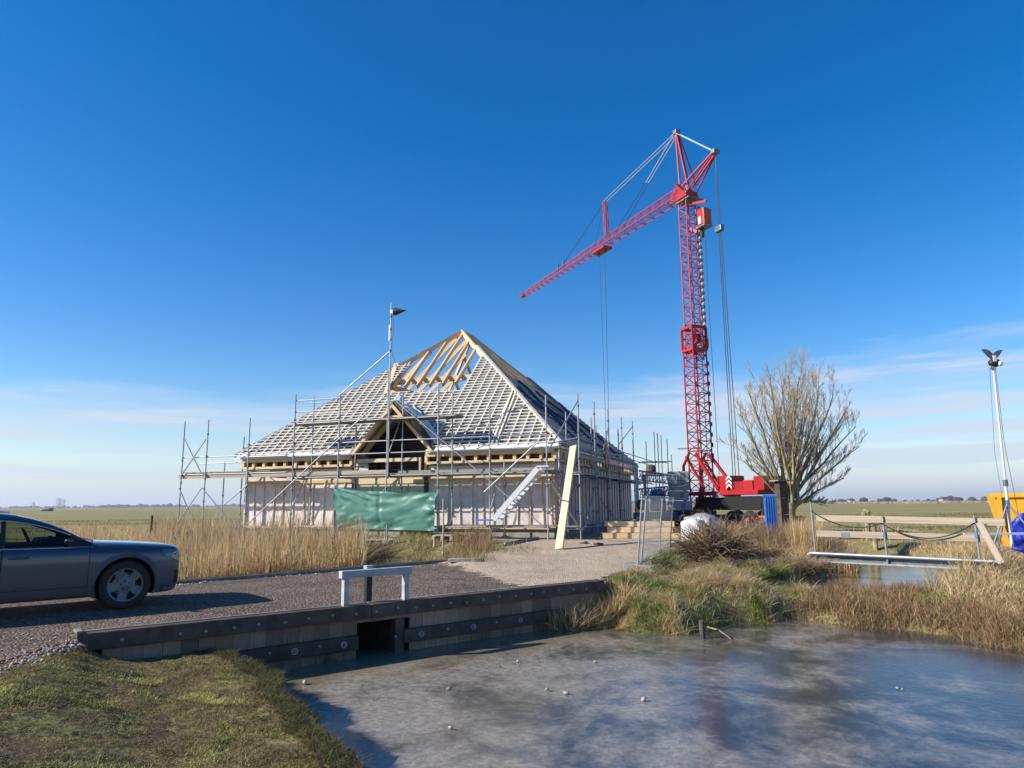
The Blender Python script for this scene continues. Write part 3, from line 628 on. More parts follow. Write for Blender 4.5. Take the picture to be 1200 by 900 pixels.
# gable dormer
for sx, xe in ((-1, dxl), (1, dxr)):
    e = Vector((xe, -.35, EZ-.05))
    for k, (yy_, w_) in enumerate(((-.45, .15), (.30, .13))): piece('dormer_rafter', wood_new, house, Vector((xe+sx*.08, yy_, EZ-.10)), Vector((dxm-sx*.02, yy_, dz-.06)), .12, .22, (0, 1, 0))
    m = MB(); m.prism([Vector((xe+sx*.1, -.42, EZ-.04)), Vector((dxm, -.42, dz+.10)), Vector((dxm, dyb+.2, dz+.10)), Vector((xe+sx*.1, -.30, EZ-.04))], (0, 0, .04)); m.build('dormer_sheet', membrane, house)
m = MB(); nq = 14; V = []
for jj in range(nq+1):
    for ii in range(nq+1):
        u, v = ii/nq, jj/nq; x = dxm+.15+(dxr-dxm+.15)*v; z = dz-(dz-EZ)*v*.93+.12; y = -.42+1.5*u*(1-.6*v)
        V.append((x+rnd.uniform(-.05, .05), y, z+.10*math.sin(6*u+4*v)+rnd.uniform(-.05, .05)+.22*math.exp(-((u-.15)/.12)**2)*(1-v)))
m.add(V, [(jj*(nq+1)+ii, jj*(nq+1)+ii+1, (jj+1)*(nq+1)+ii+1, (jj+1)*(nq+1)+ii) for jj in range(nq) for ii in range(nq)]); o = m.build('loose_membrane', membrane_white, house); o.modifiers.new('thick', 'SOLIDIFY').thickness = .01
piece('collar_tie', wood_new, house, (dxl+.75*(dxm-dxl), -.40, EZ+.75*(dz-EZ)-.1), (dxr+.75*(dxm-dxr), -.40, EZ+.75*(dz-EZ)-.1), .06, .18)
for xq in (xo0-.03, xo1+.03): piece('door_post', wood_dark, house, (xq, -.05, .9), (xq, -.05, EZ-.1), .14, .14, (1, 0, 0))
piece('opening_beam', cream, house, (xo0+.15, -.10, 3.50), (xo1-.2, -.10, 3.50), .12, .15); piece('opening_post', cream, house, (xo0+.15, -.10, 2.9), (xo0+.15, -.10, 3.42), .10, .10, (1, 0, 0)); piece('opening_post', cream, house, (xo1-.25, -.10, 2.9), (xo1-.25, -.10, 3.42), .10, .10, (1, 0, 0))
for i in range(18):
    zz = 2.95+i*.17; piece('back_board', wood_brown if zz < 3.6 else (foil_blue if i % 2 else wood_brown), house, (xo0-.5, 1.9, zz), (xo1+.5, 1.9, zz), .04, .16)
one('door_panel', wall_green, house, lambda m: m.box(((xo0+xo1)/2, .06, 1.62), (xo1-xo0-.1, .10, 1.75)))
one('door_head_panel', cream, house, lambda m: m.box(((xo0+xo1)/2, .03, 2.66), (xo1-xo0-.1, .12, .30)))
for i in range(1, 4): piece('panel_joint', wood_grey, house, (xo0+(xo1-xo0)*i/4, .0, .8), (xo0+(xo1-xo0)*i/4, .0, 2.5), .02, .015, (0, 1, 0))

# ------------------------------------------------------------------ scaffolding
YO, YI = -1.35, -.50
zf = lambda px, py, y=YO: onfront(px, py, y)
def post(root, x, y, top, z0=None, inner=False):
    w = HW(x, y); b = hz(w.x, w.y) if z0 is None else z0
    o = pipe('standard', galv, root, (x, y, b), (x, y, top), .03)
    z = b+1.0
    while z < top-.2: pipe('coupling', galv_dark, o.parent, (x, y, z-.035), (x, y, z+.035), .045); z += 1.0
    piece('foot_plate', galv_dark, root, (x-.07, y, b+.006), (x+.07, y, b+.006), .14, .012)
def brace(root, a, b, y, r=.026): p = zf(*a, y); q = zf(*b, y); pipe('brace', galv, root, p, q, r)
def ledger(root, a, b, y): p = zf(*a, y); q = zf(*b, y); z = (p.z+q.z)/2; pipe('ledger', galv, root, (p.x, y, z), (q.x, y, z), .026)
def deck(root, x0, x1, y0, y1, z, ax=0, n=4):
    w_ = (y1-y0)/n; c = x0; 
    while c < x1-.05:
        d = min(c+2.1, x1)
        for k in range(n):
            y = y0+w_*(k+.5); zz = z+rnd.uniform(-.006, .006)
            if ax == 0: piece('deck_board', wood_grey, root, (c+.01, y, zz), (d-.01, y, zz), w_-.015, .045)
            else: piece('deck_board', wood_grey, root, (y, c+.01, zz), (y, d-.01, zz), w_-.015, .045)
        c = d
sc = thing('scaffold', 'galvanised tube scaffold with two timber decks across the sunlit house front', 'scaffold', tuple(HC), HA, 'scaffolds round the house')
xs_o = [zf(p, 551).x for p in (343, 396, 453, 513, 574, 641)]
tops = [zf(343, 462).z, zf(396, 460).z, zf(455, 430).z, zf(513, 450).z, zf(574, 475).z, zf(638, 463).z]
for x, tz in zip(xs_o, tops): post(sc, x, YO, tz)
for px, ty in ((365, 466), (416, 500), (471, 460), (530, 454), (591, 540), (655, 530)):
    x = zf(px, 551, YI).x; post(sc, x, YI, zf(px, ty, YI).z)
xl0_ = zf(213, 551).x; DZ1 = zf(600, 552).z; DZ2 = zf(440, 490).z
print('decks', DZ1, DZ2)
deck(sc, xs_o[0]-1.2, xs_o[-1]+.35, YO+.12, YI+.10, DZ1); deck(sc, xs_o[0]-.35, xs_o[3]+.75, YO+.12, YI+.10, DZ2)
for z in (DZ1-.06, DZ1+.86, DZ1+1.36, .75): pipe('ledger', galv, sc, (xs_o[0]-.3, YO+.04, z), (xs_o[-1]+.3, YO+.04, z), .026)
for z in (DZ1-.06, .75): pipe('ledger', galv, sc, (xs_o[0]-.3, YI, z), (xs_o[-1]+.5, YI, z), .026)
for z in (DZ2-.06, ): pipe('ledger', galv, sc, (xs_o[0]-.3, YO+.04, z), (xs_o[3]+.7, YO+.04, z), .026); pipe('ledger', galv, sc, (xs_o[0]-.3, YI, z), (xs_o[3]+.7, YI, z), .026)
for z in (DZ2+.45, DZ2+.95): pipe('ledger', galv, sc, (xs_o[0]-.05, YO+.04, z), (xs_o[1]+.1, YO+.04, z), .024); pipe('ledger', galv, sc, (xs_o[0]+.1, YI, z), (xs_o[1]+.1, YI, z), .024)
for x in xs_o:
    for z in (DZ1-.11, .7): pipe('transom', galv, sc, (x+.05, YO-.1, z), (x+.05, YI+.12, z), .026)
for x in xs_o[:4]: pipe('transom', galv, sc, (x+.05, YO-.1, DZ2-.11), (x+.05, YI+.12, DZ2-.11), .026)
brace(sc, (287, 617), (452, 463), YO-.06); brace(sc, (464, 470), (638, 618), YO-.06); brace(sc, (567, 577), (629, 519), YO-.1); brace(sc, (341, 597), (362, 550), YI+.03); brace(sc, (456, 530), (470, 490), YI+.03); brace(sc, (574, 600), (587, 552), YI+.03); brace(sc, (459, 580), (468, 555), YI+.03)
for a, b in ((xl0_-.2, xs_o[0]-.05), (xs_o[0], xs_o[1]), (xs_o[1]+.02, xs_o[2])): piece('toe_board', wood_rail, sc, (a, YO+.07, DZ1+.10), (b, YO+.07, DZ1+.09), .035, .17)
for a, b in ((xs_o[2], xs_o[4]), (xs_o[4]+.02, xs_o[5])): piece('toe_board', wood_grey, sc, (a, YI+.13, DZ1+.10), (b, YI+.13, DZ1+.09), .035, .15)
# lower timber walkway boards under the scaffold
deck(sc, xs_o[3], xs_o[-1]+.5, YO+.15, YI+.1, .80, 0, 3)
# left-hand return of the scaffold
sl_ = thing('scaffold', 'open end bay of tube scaffold standing free in the tall reeds', 'scaffold', tuple(HC), HA, 'scaffolds round the house')
xl = [zf(p, 551).x for p in (213, 241, 290)]
for x, ty, px in zip(xl, (494, 492, 490), (216, 242, 290)): post(sl_, x, YO, zf(px, ty).z)
for px, ty in ((263, 541), (284, 512)): x = zf(px, 551, YI+.4).x; post(sl_, x, YI+.4, zf(px, ty, YI+.4).z)
DZL = zf(250, 555).z
deck(sl_, xl[0]-.15, xs_o[0]-1.25, YO+.12, YI+.10, DZL+.06); 
for z in (DZL-.02, DZL+.75): pipe('ledger', galv, sl_, (xl[0]-.1, YO+.04, z), (xs_o[0]-.35, YO+.04, z), .026)
pipe('ledger', galv, sl_, (xl[0]-.1, YI+.4, DZL+.55), (xl[2]+.4, YI+.4, DZL+.55), .026); pipe('ledger', galv, sl_, (xl[0]-.1, YI+.4, DZL-.02), (xl[2]+.4, YI+.4, DZL-.02), .026)
for x in xl: pipe('transom', galv, sl_, (x+.05, YO-.1, DZL-.07), (x+.05, YI+.5, DZL-.07), .026)
for a, b in (((215, 512), (236, 555)), ((214, 555), (241, 515)), ((205, 617), (236, 572)), ((237, 572), (273, 616)), ((210, 572), (223, 603)), ((262, 592), (290, 568))): brace(sl_, a, b, YO-.05)
pipe('ledger', galv, sl_, (xl[2]-.1, YO+.04, zf(300, 521).z), (xs_o[0]-.9, YO+.04, zf(300, 521).z), .022)
# right-hand side scaffold
XO, XI = 1.25, .45
sr = thing('scaffold', 'tube scaffold with sagging deck boards along the shaded side wall of the house', 'scaffold', tuple(HC), HA, 'scaffolds round the house')
def sd(px, py, x=XO): return onside(px, py, x)
ys_o = [sd(p, 551).y for p in (679, 698, 714, 730, 743)]
for y, (px, ty) in zip(ys_o, ((677, 461), (697, 471), (713, 480), (729, 489), (742, 494))): post(sr, XO, y, sd(px, ty).z)
ys_i = [y+.1 for y in ys_o]
for y, ty in zip(ys_i, (531, 512, 497, 493, 491)): post(sr, XI, y, 3.9+.5*rnd.random()+(1.2 if ty < 500 else 0))
for y in (ys_o[0]+1.1, ys_o[2]+1.0): post(sr, XI+.02, y, 5.2)
for z in (DZ1+.5, DZ1+1.0): pipe('ledger', galv, sr, (XO, ys_o[0]-.1, z), (XO, HM+.6, z), .022)
deck(sr, YI+.2, HM+.6, XI-.05, XO-.08, DZ1-.05, 1, 4)
for z in (DZ1-.11, .72):
    pipe('ledger', galv, sr, (XO, YO-.1, z), (XO, HM+.6, z), .026); pipe('ledger', galv, sr, (XI, YI, z), (XI, HM+.6, z), .026)
pipe('ledger', galv, sr, (xs_o[-1]+.05, YO+.1, sd(660, 514, XO).z), (XO, ys_o[0], sd(679, 513).z), .026)
for y in ys_o:
    for z in (DZ1-.16, .68): pipe('transom', galv, sr, (XI-.1, y+.06, z), (XO+.12, y+.06, z), .026)
def sbr(a, b, x=XO+.05): pipe('brace', galv, sr, sd(*a, x), sd(*b, x), .026)
sbr((642, 529), (677, 470)); sbr((643, 562), (682, 623)); sbr((686, 618), (713, 500)); sbr((697, 575), (718, 605)); sbr((725, 521), (741, 500)); sbr((660, 592), (686, 552), XI); 
pipe('ledger', galv, sr, (XO, ys_o[3]-.2, sd(730, 530).z), (XO, HM+.8, sd(743, 533).z), .026)
deck(sr, YO+.3, ys_o[0]+1.2, XI-.1, XO-.1, .78, 1, 3)
# orange-red ladder hoist guard on the side scaffold
q = sd(711, 540, XI); tag(one('safety_net', orange, None, lambda m: m.box((q.x, q.y, q.z+.35), (.04, .55, 1.25)), loc=None), 'orange red safety sheet hung upright on the side scaffold', 'safety sheet')
o = bpy.data.objects['safety_net']; o.matrix_world = Matrix.Translation(HC) @ Matrix.Rotation(HA, 4, 'Z')
# far scaffold beyond the house
sb = thing('scaffold', 'distant tube scaffold of bare uprights behind the folded hoist', 'scaffold', (0, 0, 0), 0, 'scaffolds round the house')
YF = 47.0
for px, ty, dy in ((757, 517, 0), (767, 506, 1.2), (771, 507.5, 0), (775, 510, 1.2), (782, 515, 0), (786.5, 533, 1.2)):
    p = AT(px+1.5, 560, YF+dy); t_ = AT(px, ty, YF+dy); pipe('standard', galv_dark, sb, (p.x, YF+dy, .26), (p.x, YF+dy, t_.z), .035)
pa = AT(752, 541, YF); pb_ = AT(788, 545, YF)
for dy in (0, 1.2):
    for z in (pa.z, pa.z-.9, pa.z-2.8): pipe('ledger', galv_dark, sb, (pa.x, YF+dy, z), (pb_.x, YF+dy, z), .03)
for k in range(4): piece('deck_board', wood_grey, sb, (pa.x, YF+.15+k*.28, pa.z-.86), (pb_.x, YF+.15+k*.28, pa.z-.86), .26, .045)
p = AT(763, 552, YF+.5); rust = M('rust_brown', (.19, .095, .055), .8, var=.4)
dr_ = thing('drum', 'rusty brown drum with a domed top on the distant scaffold', 'drum', (p.x, YF+.55, pa.z-.835))
one('shell', rust, dr_, lambda m: m.lathe([(0, 0), (.36, 0), (.36, .03), (.34, .05), (.34, .25), (.36, .27), (.34, .29), (.34, .5), (.30, .58), (.18, .66), (0, .69)], 20, Matrix.Identity(4)), True)
# lamp pole clamped to the front scaffold
pz = zf(457, 355); lp = thing('lamp_pole', 'tall thin pole with a dark cone lamp rising from the front scaffold', 'pole', tuple(HW(xs_o[2]+.07, YO-.01, DZ2-2.5)), HA)
hp = pz.z-(DZ2-2.5)
pipe('pole', galv, lp, (0, 0, 0), (0, 0, hp), .03); 
ab = lambda py: zf(457, py).z-(DZ2-2.5)
for py in (371, 386, 398, 411): pipe('clamp', galv_dark, lp, (0, 0, ab(py)-.04), (0, 0, ab(py)+.04), .05)
one('lamp_cone', black_paint, lp, lambda m: [m.lathe([(0, .0), (.16, .02), (.17, .06), (0, .62)], 12, Matrix.Translation((.12, 0, ab(366))) @ Matrix.Rotation(math.pi/2, 4, 'Y'))], True)
one('lamp_housing', white_paint, lp, lambda m: m.box((.06, -.02, ab(366)), (.16, .1, .16)), bevel=.01)
one('cable_box', white_paint, lp, lambda m: m.box((-.06, 0, ab(390)), (.06, .06, .7)), bevel=.01)
one('lamp_cord', cable, lp, lambda m: m.tube([(.10, 0, ab(368)), (.13, 0, ab(385)), (.05, -.02, ab(411)), (.35, -.03, ab(432)), (.5, -.03, ab(445))], .012, 5))
pipe('stay', galv, lp, (0.02, .0, ab(411)), zf(398, 463)-Vector((xs_o[2]+.07, YO-.01, DZ2-2.5)), .03)

# green tarpaulin tied to the scaffold
tp = thing('tarpaulin', 'green tarpaulin tied across the lower scaffold in front of the door', 'tarpaulin', tuple(HC), HA)
c00 = zf(392, 571, YO-.1); c10 = zf(512, 578, YO-.1); c01 = zf(394, 619, YO-.1); c11 = zf(510, 622, YO-.1)
nx, ny = 70, 36; V = []; 
for j in range(ny+1):
    for i in range(nx+1):
        u, v = i/nx, j/ny
        a = c00.lerp(c10, u); b = c01.lerp(c11, u); p = a.lerp(b, v)
        p.z -= .10*math.sin(math.pi*u)*(1-v)-.05*abs(math.sin(math.pi*u*3))*(1-v)
        # tension folds fanning out from the corners, sag at the foot
        wq = float(vnoise(np.array([u*7.+v*3]), np.array([v*3.]), 1., 3)[0]); w2 = float(vnoise(np.array([u*19.+v*9]), np.array([v*9.-u*4]), 1., 6)[0])
        ang = math.atan2(v+.05, u+.03); d = .05*math.sin(15*ang+5*wq)*math.exp(-1.6*u)+.04*math.sin(13*math.atan2(1.05-v, u+.05)+3*w2)*math.exp(-2.2*u)*v
        d += .06*math.exp(-((u-.97)/.03)**2)*math.sin(22*v+2*wq)+.12*math.exp(-((v-.9)/.12)**2)*(wq-.4)*2*math.sin(u*math.pi)+.05*(wq-.5)+.022*(w2-.5)
        d += .035*math.sin(11*math.atan2(v+.05, 1.05-u)+4*wq)*math.exp(-2.6*(1-u))+.03*math.exp(-((u-.46)/.012)**2)
        V.append((p.x, p.y-.06+d-.06*math.sin(math.pi*v), p.z))
m = MB(); m.add(V, [(j*(nx+1)+i, j*(nx+1)+i+1, (j+1)*(nx+1)+i+1, (j+1)*(nx+1)+i) for j in range(ny) for i in range(nx)]); o = m.build('sheet', tarp_green, tp, smooth=True)
for q in (c00, c10, c01, c11, c00.lerp(c10, .5)): one('tie', white_paint, tp, lambda m: m.tube([q+Vector((0, -.1, -.03)), q+Vector((.0, -.0, .03)), q+Vector((.05, .1, .12))], .008, 5))
# white stair ladder leaning on the deck
st = thing('stair_ladder', 'white aluminium site stair leaning against the first scaffold deck', 'ladder', tuple(HC), HA)
a = zf(578, 609, YO-.25); b = zf(630, 549, YO-.25)
for dy in (0, .62):
    o_ = Vector((0, dy, 0)); piece('stringer', alu, st, a+o_, b+o_, .05, .20, (0, 1, 0) if False else (0, 0, 1))
nst = 11
for i in range(nst):
    p = a.lerp(b, (i+.6)/nst)+Vector((.05, .31, -.06)); piece('tread', alu, st, p-Vector((.12, 0, 0)), p+Vector((.12, 0, 0)), .60, .035)
piece('top_step', alu, st, b+Vector((-.05, .31, .08)), b+Vector((.42, .31, .08)), .66, .05)
piece('base_board', blue_pl, st, a+Vector((-.75, .2, -.02)), a+Vector((.0, .2, -.02)), .3, .06)
# long beam leaning on the scaffold corner
pb0 = G(655, 643, .24); pb0.z = hz(pb0.x, pb0.y)+.02; 
N_ = Vector((0, 1, 0)); pt = AT(672, 523, 26.2)
lb = tag(one('leaning_beam', cream, None, lambda m: m.bar(pb0, pt, .26, .08, (-.45, -.9, .2)), loc=tuple(pb0), bevel=.005), 'long pale timber beam leaning against the scaffold corner', 'beam')

# ------------------------------------------------------------------ parked car (front wheel at local origin, +X forward, +Y left)
def hermite(xs, ys):
    xs = np.array(xs, float); ys = np.array(ys, float); o = np.argsort(xs); xs = xs[o]; ys = ys[o]; m = np.gradient(ys, xs)
    d = np.diff(ys)/np.diff(xs); mm = m.copy()
    for i in range(1, len(xs)-1): mm[i] = 0 if d[i-1]*d[i] <= 0 else 2*d[i-1]*d[i]/(d[i-1]+d[i])
    mm[0] = d[0]; mm[-1] = d[-1]
    def f(x):
        i = int(np.clip(np.searchsorted(xs, x)-1, 0, len(xs)-2)); h = xs[i+1]-xs[i]; t = min(max((x-xs[i])/h, 0), 1)
        return ys[i]*(2*t**3-3*t**2+1)+mm[i]*h*(t**3-2*t*t+t)+ys[i+1]*(-2*t**3+3*t*t)+mm[i+1]*h*(t**3-t*t)
    return f
NOSE, TAIL = .86, -3.97
cw = hermite([.86, .835, .77, .62, .43, .2, 0, -.5, -1.5, -2.9, -3.4, -3.75, -3.92, -3.97], [.60, .745, .86, .92, .945, .958, .965, .955, .955, .965, .945, .90, .82, .74])
ctop = hermite([.86, .835, .78, .65, .42, .1, -.2, -.5, -.8, -2, -3.2, -3.7, -3.97], [.80, .90, .958, .988, 1.012, 1.038, 1.057, 1.070, 1.06, 1.07, 1.10, 1.10, 1.02])
csh = hermite([.86, .81, .65, .38, 0, -.5, -1.5, -2.5, -3.4, -3.97], [.75, .865, .92, .942, .96, .974, .985, 1.0, 1.02, .95])
cbt = hermite([.86, .79, .65, .38, 0, -3.2, -3.6, -3.97], [.34, .26, .22, .21, .22, .22, .28, .42])
def csec(x):
    w = cw(x); zb = cbt(x); zt = ctop(x); zs = csh(x); zm = zb+(zs-zb)
    return [(0, zb), (w*.86, zb), (w*.945, zb+.05), (w*.955, zb+.14*(zm-zb)/.75+.03), (w*.975, zb+.30*(zm-zb)), (w*.995, zb+.52*(zm-zb)), (w*1.0, zb+.70*(zm-zb)), (w*.992, zb+.88*(zm-zb)), (w*.965, zs), (w*.90, zs+(zt-zs)*.50), (w*.74, zs+(zt-zs)*.82), (w*.40, zt-.004), (0, zt)]
def car_paint():
    m, nt, N, L, b = nodemat('car_paint'); MATS['car_paint'] = m
    tc = N.new('ShaderNodeTexCoord'); sp = N.new('ShaderNodeSeparateXYZ'); L.new(tc.outputs['Object'], sp.inputs[0]); no = N.new('ShaderNodeTexNoise'); no.inputs['Scale'].default_value = 3.5; no.inputs['Detail'].default_value = 6; L.new(tc.outputs['Object'], no.inputs['Vector'])
    ad = N.new('ShaderNodeMath'); ad.operation = 'MULTIPLY_ADD'; L.new(no.outputs[0], ad.inputs[0]); ad.inputs[1].default_value = .25; L.new(sp.outputs['Z'], ad.inputs[2])
    r = N.new('ShaderNodeMapRange'); r.inputs[1].default_value = 1.02; r.inputs[2].default_value = .55; r.inputs[3].default_value = 0; r.inputs[4].default_value = .62; L.new(ad.outputs[0], r.inputs[0])   # road dust on the lower body
    x = N.new('ShaderNodeMix'); x.data_type = 'RGBA'; L.new(r.outputs[0], x.inputs['Factor']); x.inputs['A'].default_value = (.060, .068, .095, 1); x.inputs['B'].default_value = (.135, .122, .112, 1); L.new(x.outputs['Result'], b.inputs['Base Color'])
    r2 = N.new('ShaderNodeMapRange'); r2.inputs[2].default_value = .62; r2.inputs[3].default_value = .28; r2.inputs[4].default_value = .6; L.new(r.outputs[0], r2.inputs[0]); L.new(r2.outputs[0], b.inputs['Roughness'])
    r3 = N.new('ShaderNodeMapRange'); r3.inputs[2].default_value = .62; r3.inputs[3].default_value = .6; r3.inputs[4].default_value = .05; L.new(r.outputs[0], r3.inputs[0]); L.new(r3.outputs[0], b.inputs['Metallic']); r4 = N.new('ShaderNodeMapRange'); r4.inputs[2].default_value = .62; r4.inputs[3].default_value = .9; r4.inputs[4].default_value = .1; L.new(r.outputs[0], r4.inputs[0]); L.new(r4.outputs[0], b.inputs['Coat Weight']); return m
paint = car_paint()
paint_low = M('dusty_grey_cladding', (.115, .118, .13), .55, .1, var=.3, scale=5, rndv=0, bump=.1)
chrome = M('satin_trim', (.62, .64, .68), .25, .9, var=.1, rndv=0, bump=0)
rimm = M('rim_grey', (.19, .195, .205), .5, .4, var=.2, rndv=0, bump=0)
inter = M('car_interior', (.02, .021, .024), .8, var=.3, rndv=0)
lampg = M('headlamp', (.05, .06, .085), .08, .2, col2=(.16, .18, .22), scale=6, rndv=0, bump=0, coat=1.)
CA = R(39.5); tyre_pt = G(143, 713.5, .012); hcar = Vector((math.cos(CA), math.sin(CA), 0)); lcar = Vector((-math.sin(CA), math.cos(CA), 0))
c0 = tyre_pt+lcar*.82
car = thing('parked_car', 'dark blue grey SUV parked on the gravel bridge road', 'car', (c0.x, c0.y, .012), CA)
xsn = list(np.concatenate([np.linspace(NOSE, .4, 16), np.linspace(.35, -3.4, 48), np.linspace(-3.45, TAIL, 12)]))
m = MB(); np_ = 13; ring_n = 2*np_-2
for x in xsn:
    s_ = csec(x); r_ = [(y, z) for y, z in s_]+[(-y, z) for y, z in s_[-2:0:-1]]
    for y, z in r_: m.v.append((x, y, z))
for i in range(len(xsn)-1):
    for k in range(ring_n): k2 = (k+1) % ring_n; m.f.append((i*ring_n+k, i*ring_n+k2, (i+1)*ring_n+k2, (i+1)*ring_n+k))
m.f.append(tuple(range(ring_n-1, -1, -1))); m.f.append(tuple((len(xsn)-1)*ring_n+k for k in range(ring_n)))
body = m.build('body', paint, car, smooth=True)
body.data.materials.append(paint_low); body.data.materials.append(inter)
b_ = bmesh.new(); b_.from_mesh(body.data); bmesh.ops.recalc_face_normals(b_, faces=b_.faces); b_.to_mesh(body.data); b_.free()
cut = MB(); RA = .435
for x in (0, -2.93):
    for sy in (-1, 1): cut.tube([(x, sy*.58, .375), (x, sy*1.2, .375)], RA, 40)
co = cut.build('cutter', inter); co.parent = car
bm_ = body.modifiers.new('arch', 'BOOLEAN'); bm_.object = co; bm_.operation = 'DIFFERENCE'; bm_.solver = 'EXACT'
dg = bpy.context.evaluated_depsgraph_get(); dg.update(); me2 = bpy.data.meshes.new_from_object(body.evaluated_get(dg)); body.modifiers.clear(); body.data = me2; bpy.data.objects.remove(co)
for p in body.data.polygons:
    c = p.center; ins = any((c.x-x)**2+(c.z-.375)**2 < (RA-.004)**2 and abs(c.y) > .5 for x in (0, -2.93)) or any(abs(math.hypot(c.x-x, c.z-.375)-RA) < .01 and abs(p.normal.y) < .3 for x in (0, -2.93))
    p.material_index = 2 if ins else (1 if (c.z < cbt(c.x)+.11 and abs(c.y) > .2) or c.z < .24 else (2 if c.z > 1.03 and -3.6 < c.x < -.62 else 0))
    if ins: p.use_smooth = False
def side_strip(name, mat, path, w, proud, near=-1, parent=car):   # thin line following the body side, path of (x, height fraction index k)
    m = MB(); P = []
    for x, k in path:
        s_ = csec(x); i = int(k); f = k-i; y = s_[i][0]+(s_[min(i+1, 12)][0]-s_[i][0])*f; z = s_[i][1]+(s_[min(i+1, 12)][1]-s_[i][1])*f; P.append(Vector((x, near*(y+proud), z)))
    m.tube(P, w, 5); return m.build(name, mat, parent, smooth=True)
def patch(x0, x1, k0, k1, proud, near, nx=10, nk=14, taper=0.):
    m = MB()
    for i in range(nx+1):
        x = x0+(x1-x0)*i/nx; s_ = csec(x)
        for j in range(nk+1):
            kk0 = k0+taper*(i/nx); k = kk0+(k1-kk0)*j/nk; a = int(min(k, 11)); f = k-a; y = s_[a][0]+(s_[a+1][0]-s_[a][0])*f; z = s_[a][1]+(s_[a+1][1]-s_[a][1])*f; m.v.append((x, near*(y+proud), z))
    for i in range(nx):
        for j in range(nk): q = i*(nk+1)+j; m.f.append((q, q+1, q+nk+2, q+nk+1) if near < 0 else (q, q+nk+1, q+nk+2, q+1))
    return m
for near in (-1, 1):
    for x0, x1 in ((-.545, -1.66), (-1.68, -2.44)):
        d = patch(x0, x1, 3.0, 8.2, .005, near).build('door', paint, car, smooth=True); hx = x1+.20
        y = near*(csec(hx)[7][0]+.015); z = csec(hx)[7][1]-.02
        one('door_handle', chrome if False else paint, d, lambda m: m.tube([(hx-.11, y, z), (hx-.09, y+near*.03, z), (hx+.09, y+near*.03, z), (hx+.11, y, z)], .017, 8), True)
        for xe in (x0+.004, x1-.004): side_strip('door_gap', inter, [(xe, k) for k in np.linspace(3, 8.4, 12)], .0055, .001, near)
        side_strip('door_gap', inter, [(x, 3.0) for x in np.linspace(x0, x1, 8)], .006, .004, near)
    side_strip('fender_gap', inter, [(-.36-.02*k, 7.4) for k in range(0, 9)], .005, .0, near)
    side_strip('fender_gap', inter, [(.30, 8.6), (.1, 8.7), (-.15, 8.75), (-.5, 8.6)], .004, .001, near)
    # wheel-arch lip
    m = MB(); P = []
    for cx in (0, -2.93):
        P = []
        for t in np.linspace(-.15*math.pi, 1.15*math.pi, 30):
            x = cx+(RA+.028)*math.cos(t); z = .375+(RA+.028)*math.sin(t)
            if z < .235: continue
            s_ = csec(x); y = float(np.interp(z, [q[1] for q in s_[1:9]], [q[0] for q in s_[1:9]])); P.append((x, near*(y+.001), z))
        one('arch_trim', paint_low, car, lambda m: m.tube(P, [.03]*len(P), 6), True)
    for cx in (0, -2.93):
        m = MB(); cols = []
        for t in np.linspace(-.12*math.pi, 1.12*math.pi, 34):
            col = []
            for rr3 in (RA+.004, RA+.03, RA+.06, RA+.085):
                x = cx+rr3*math.cos(t); z = max(.375+rr3*math.sin(t), .235); s_ = csec(x); y = float(np.interp(z, [q[1] for q in s_[2:9]], [q[0] for q in s_[2:9]])); col.append((x, near*(y+(.012 if rr3 < RA+.07 else .001)), z))
            cols.append(col)
        for c in cols: m.v += c
        for i in range(len(cols)-1):
            for j in range(3): q = i*4+j; m.f.append((q, q+1, q+5, q+4))
        m.build('arch_cladding', paint_low, car, smooth=True)
    # headlamp
    hl = patch(.822, .50, 6.0, 7.9, .006, near, 10, 6, 1.1).build('headlamp', lampg, car, smooth=True)
    side_strip('lamp_bar', chrome, [(.80, 7.6), (.74, 7.55), (.70, 7.3), (.74, 7.0), (.80, 7.0)], .010, .010, near, hl)
    side_strip('lamp_bar', chrome, [(.815, 6.1), (.74, 6.35), (.64, 6.7)], .012, .01, near, hl)
    patch(.832, .74, 2.6, 4.9, .004, near, 6, 6).build('air_intake', inter, car, smooth=True)
    patch(-3.70, -3.93, 7.4, 8.8, .006, near, 6, 5).build('tail_lamp', red, car, smooth=True)
one('front_grille', inter, car, lambda m: m.prism([(.835, -.42, .42), (.835, .42, .42), (.845, .46, .70), (.845, -.46, .70)], (.028, 0, 0)))
one('bumper_blade', paint_low, car, lambda m: m.tube([(.56, -.90, .27), (.73, -.80, .27), (.83, -.5, .29), (.86, 0, .30), (.83, .5, .29), (.73, .80, .27), (.56, .90, .27)], .035, 6), True)
# greenhouse
groof = hermite([-.50, -.62, -.95, -1.30, -1.62, -2.2, -2.8, -3.35, -3.70, -3.92], [1.065, 1.125, 1.315, 1.455, 1.53, 1.572, 1.56, 1.50, 1.41, 1.10])
def gsec(x):
    zr = groof(x); zb = csec(x)[8][1]+.005; yb = cw(x)*.945; h = max(zr-zb, .001); k = min(h/.60, 1)
    yr = .86-.24*k**1.1
    yr = min(yr, yb); crown = .03*k
    top = max(zr-.13*k, zb+.001)
    yt = yb+(yr-yb)*((top-zb)/h)
    return [(yb, zb), (yb-.006, min(zb+.03, zr)), (yt, top), (yr+.005, zr-.05*k), (yr-.07, zr-crown*.75), (yr*.5, zr-crown*.2), (0, zr)]
gx_ = [-.50, -.60, -.72, -.80, -.90, -1.05, -1.2, -1.34, -1.5, -1.64, -1.70, -1.9, -2.1, -2.3, -2.44, -2.5, -2.8, -3.1, -3.3, -3.45, -3.6, -3.7, -3.78, -3.86, -3.92]
buck = {}
def addf(k, q):
    b = buck.setdefault(k, MB()); n = len(b.v); b.v += q; b.f.append(tuple(range(n, n+4)))
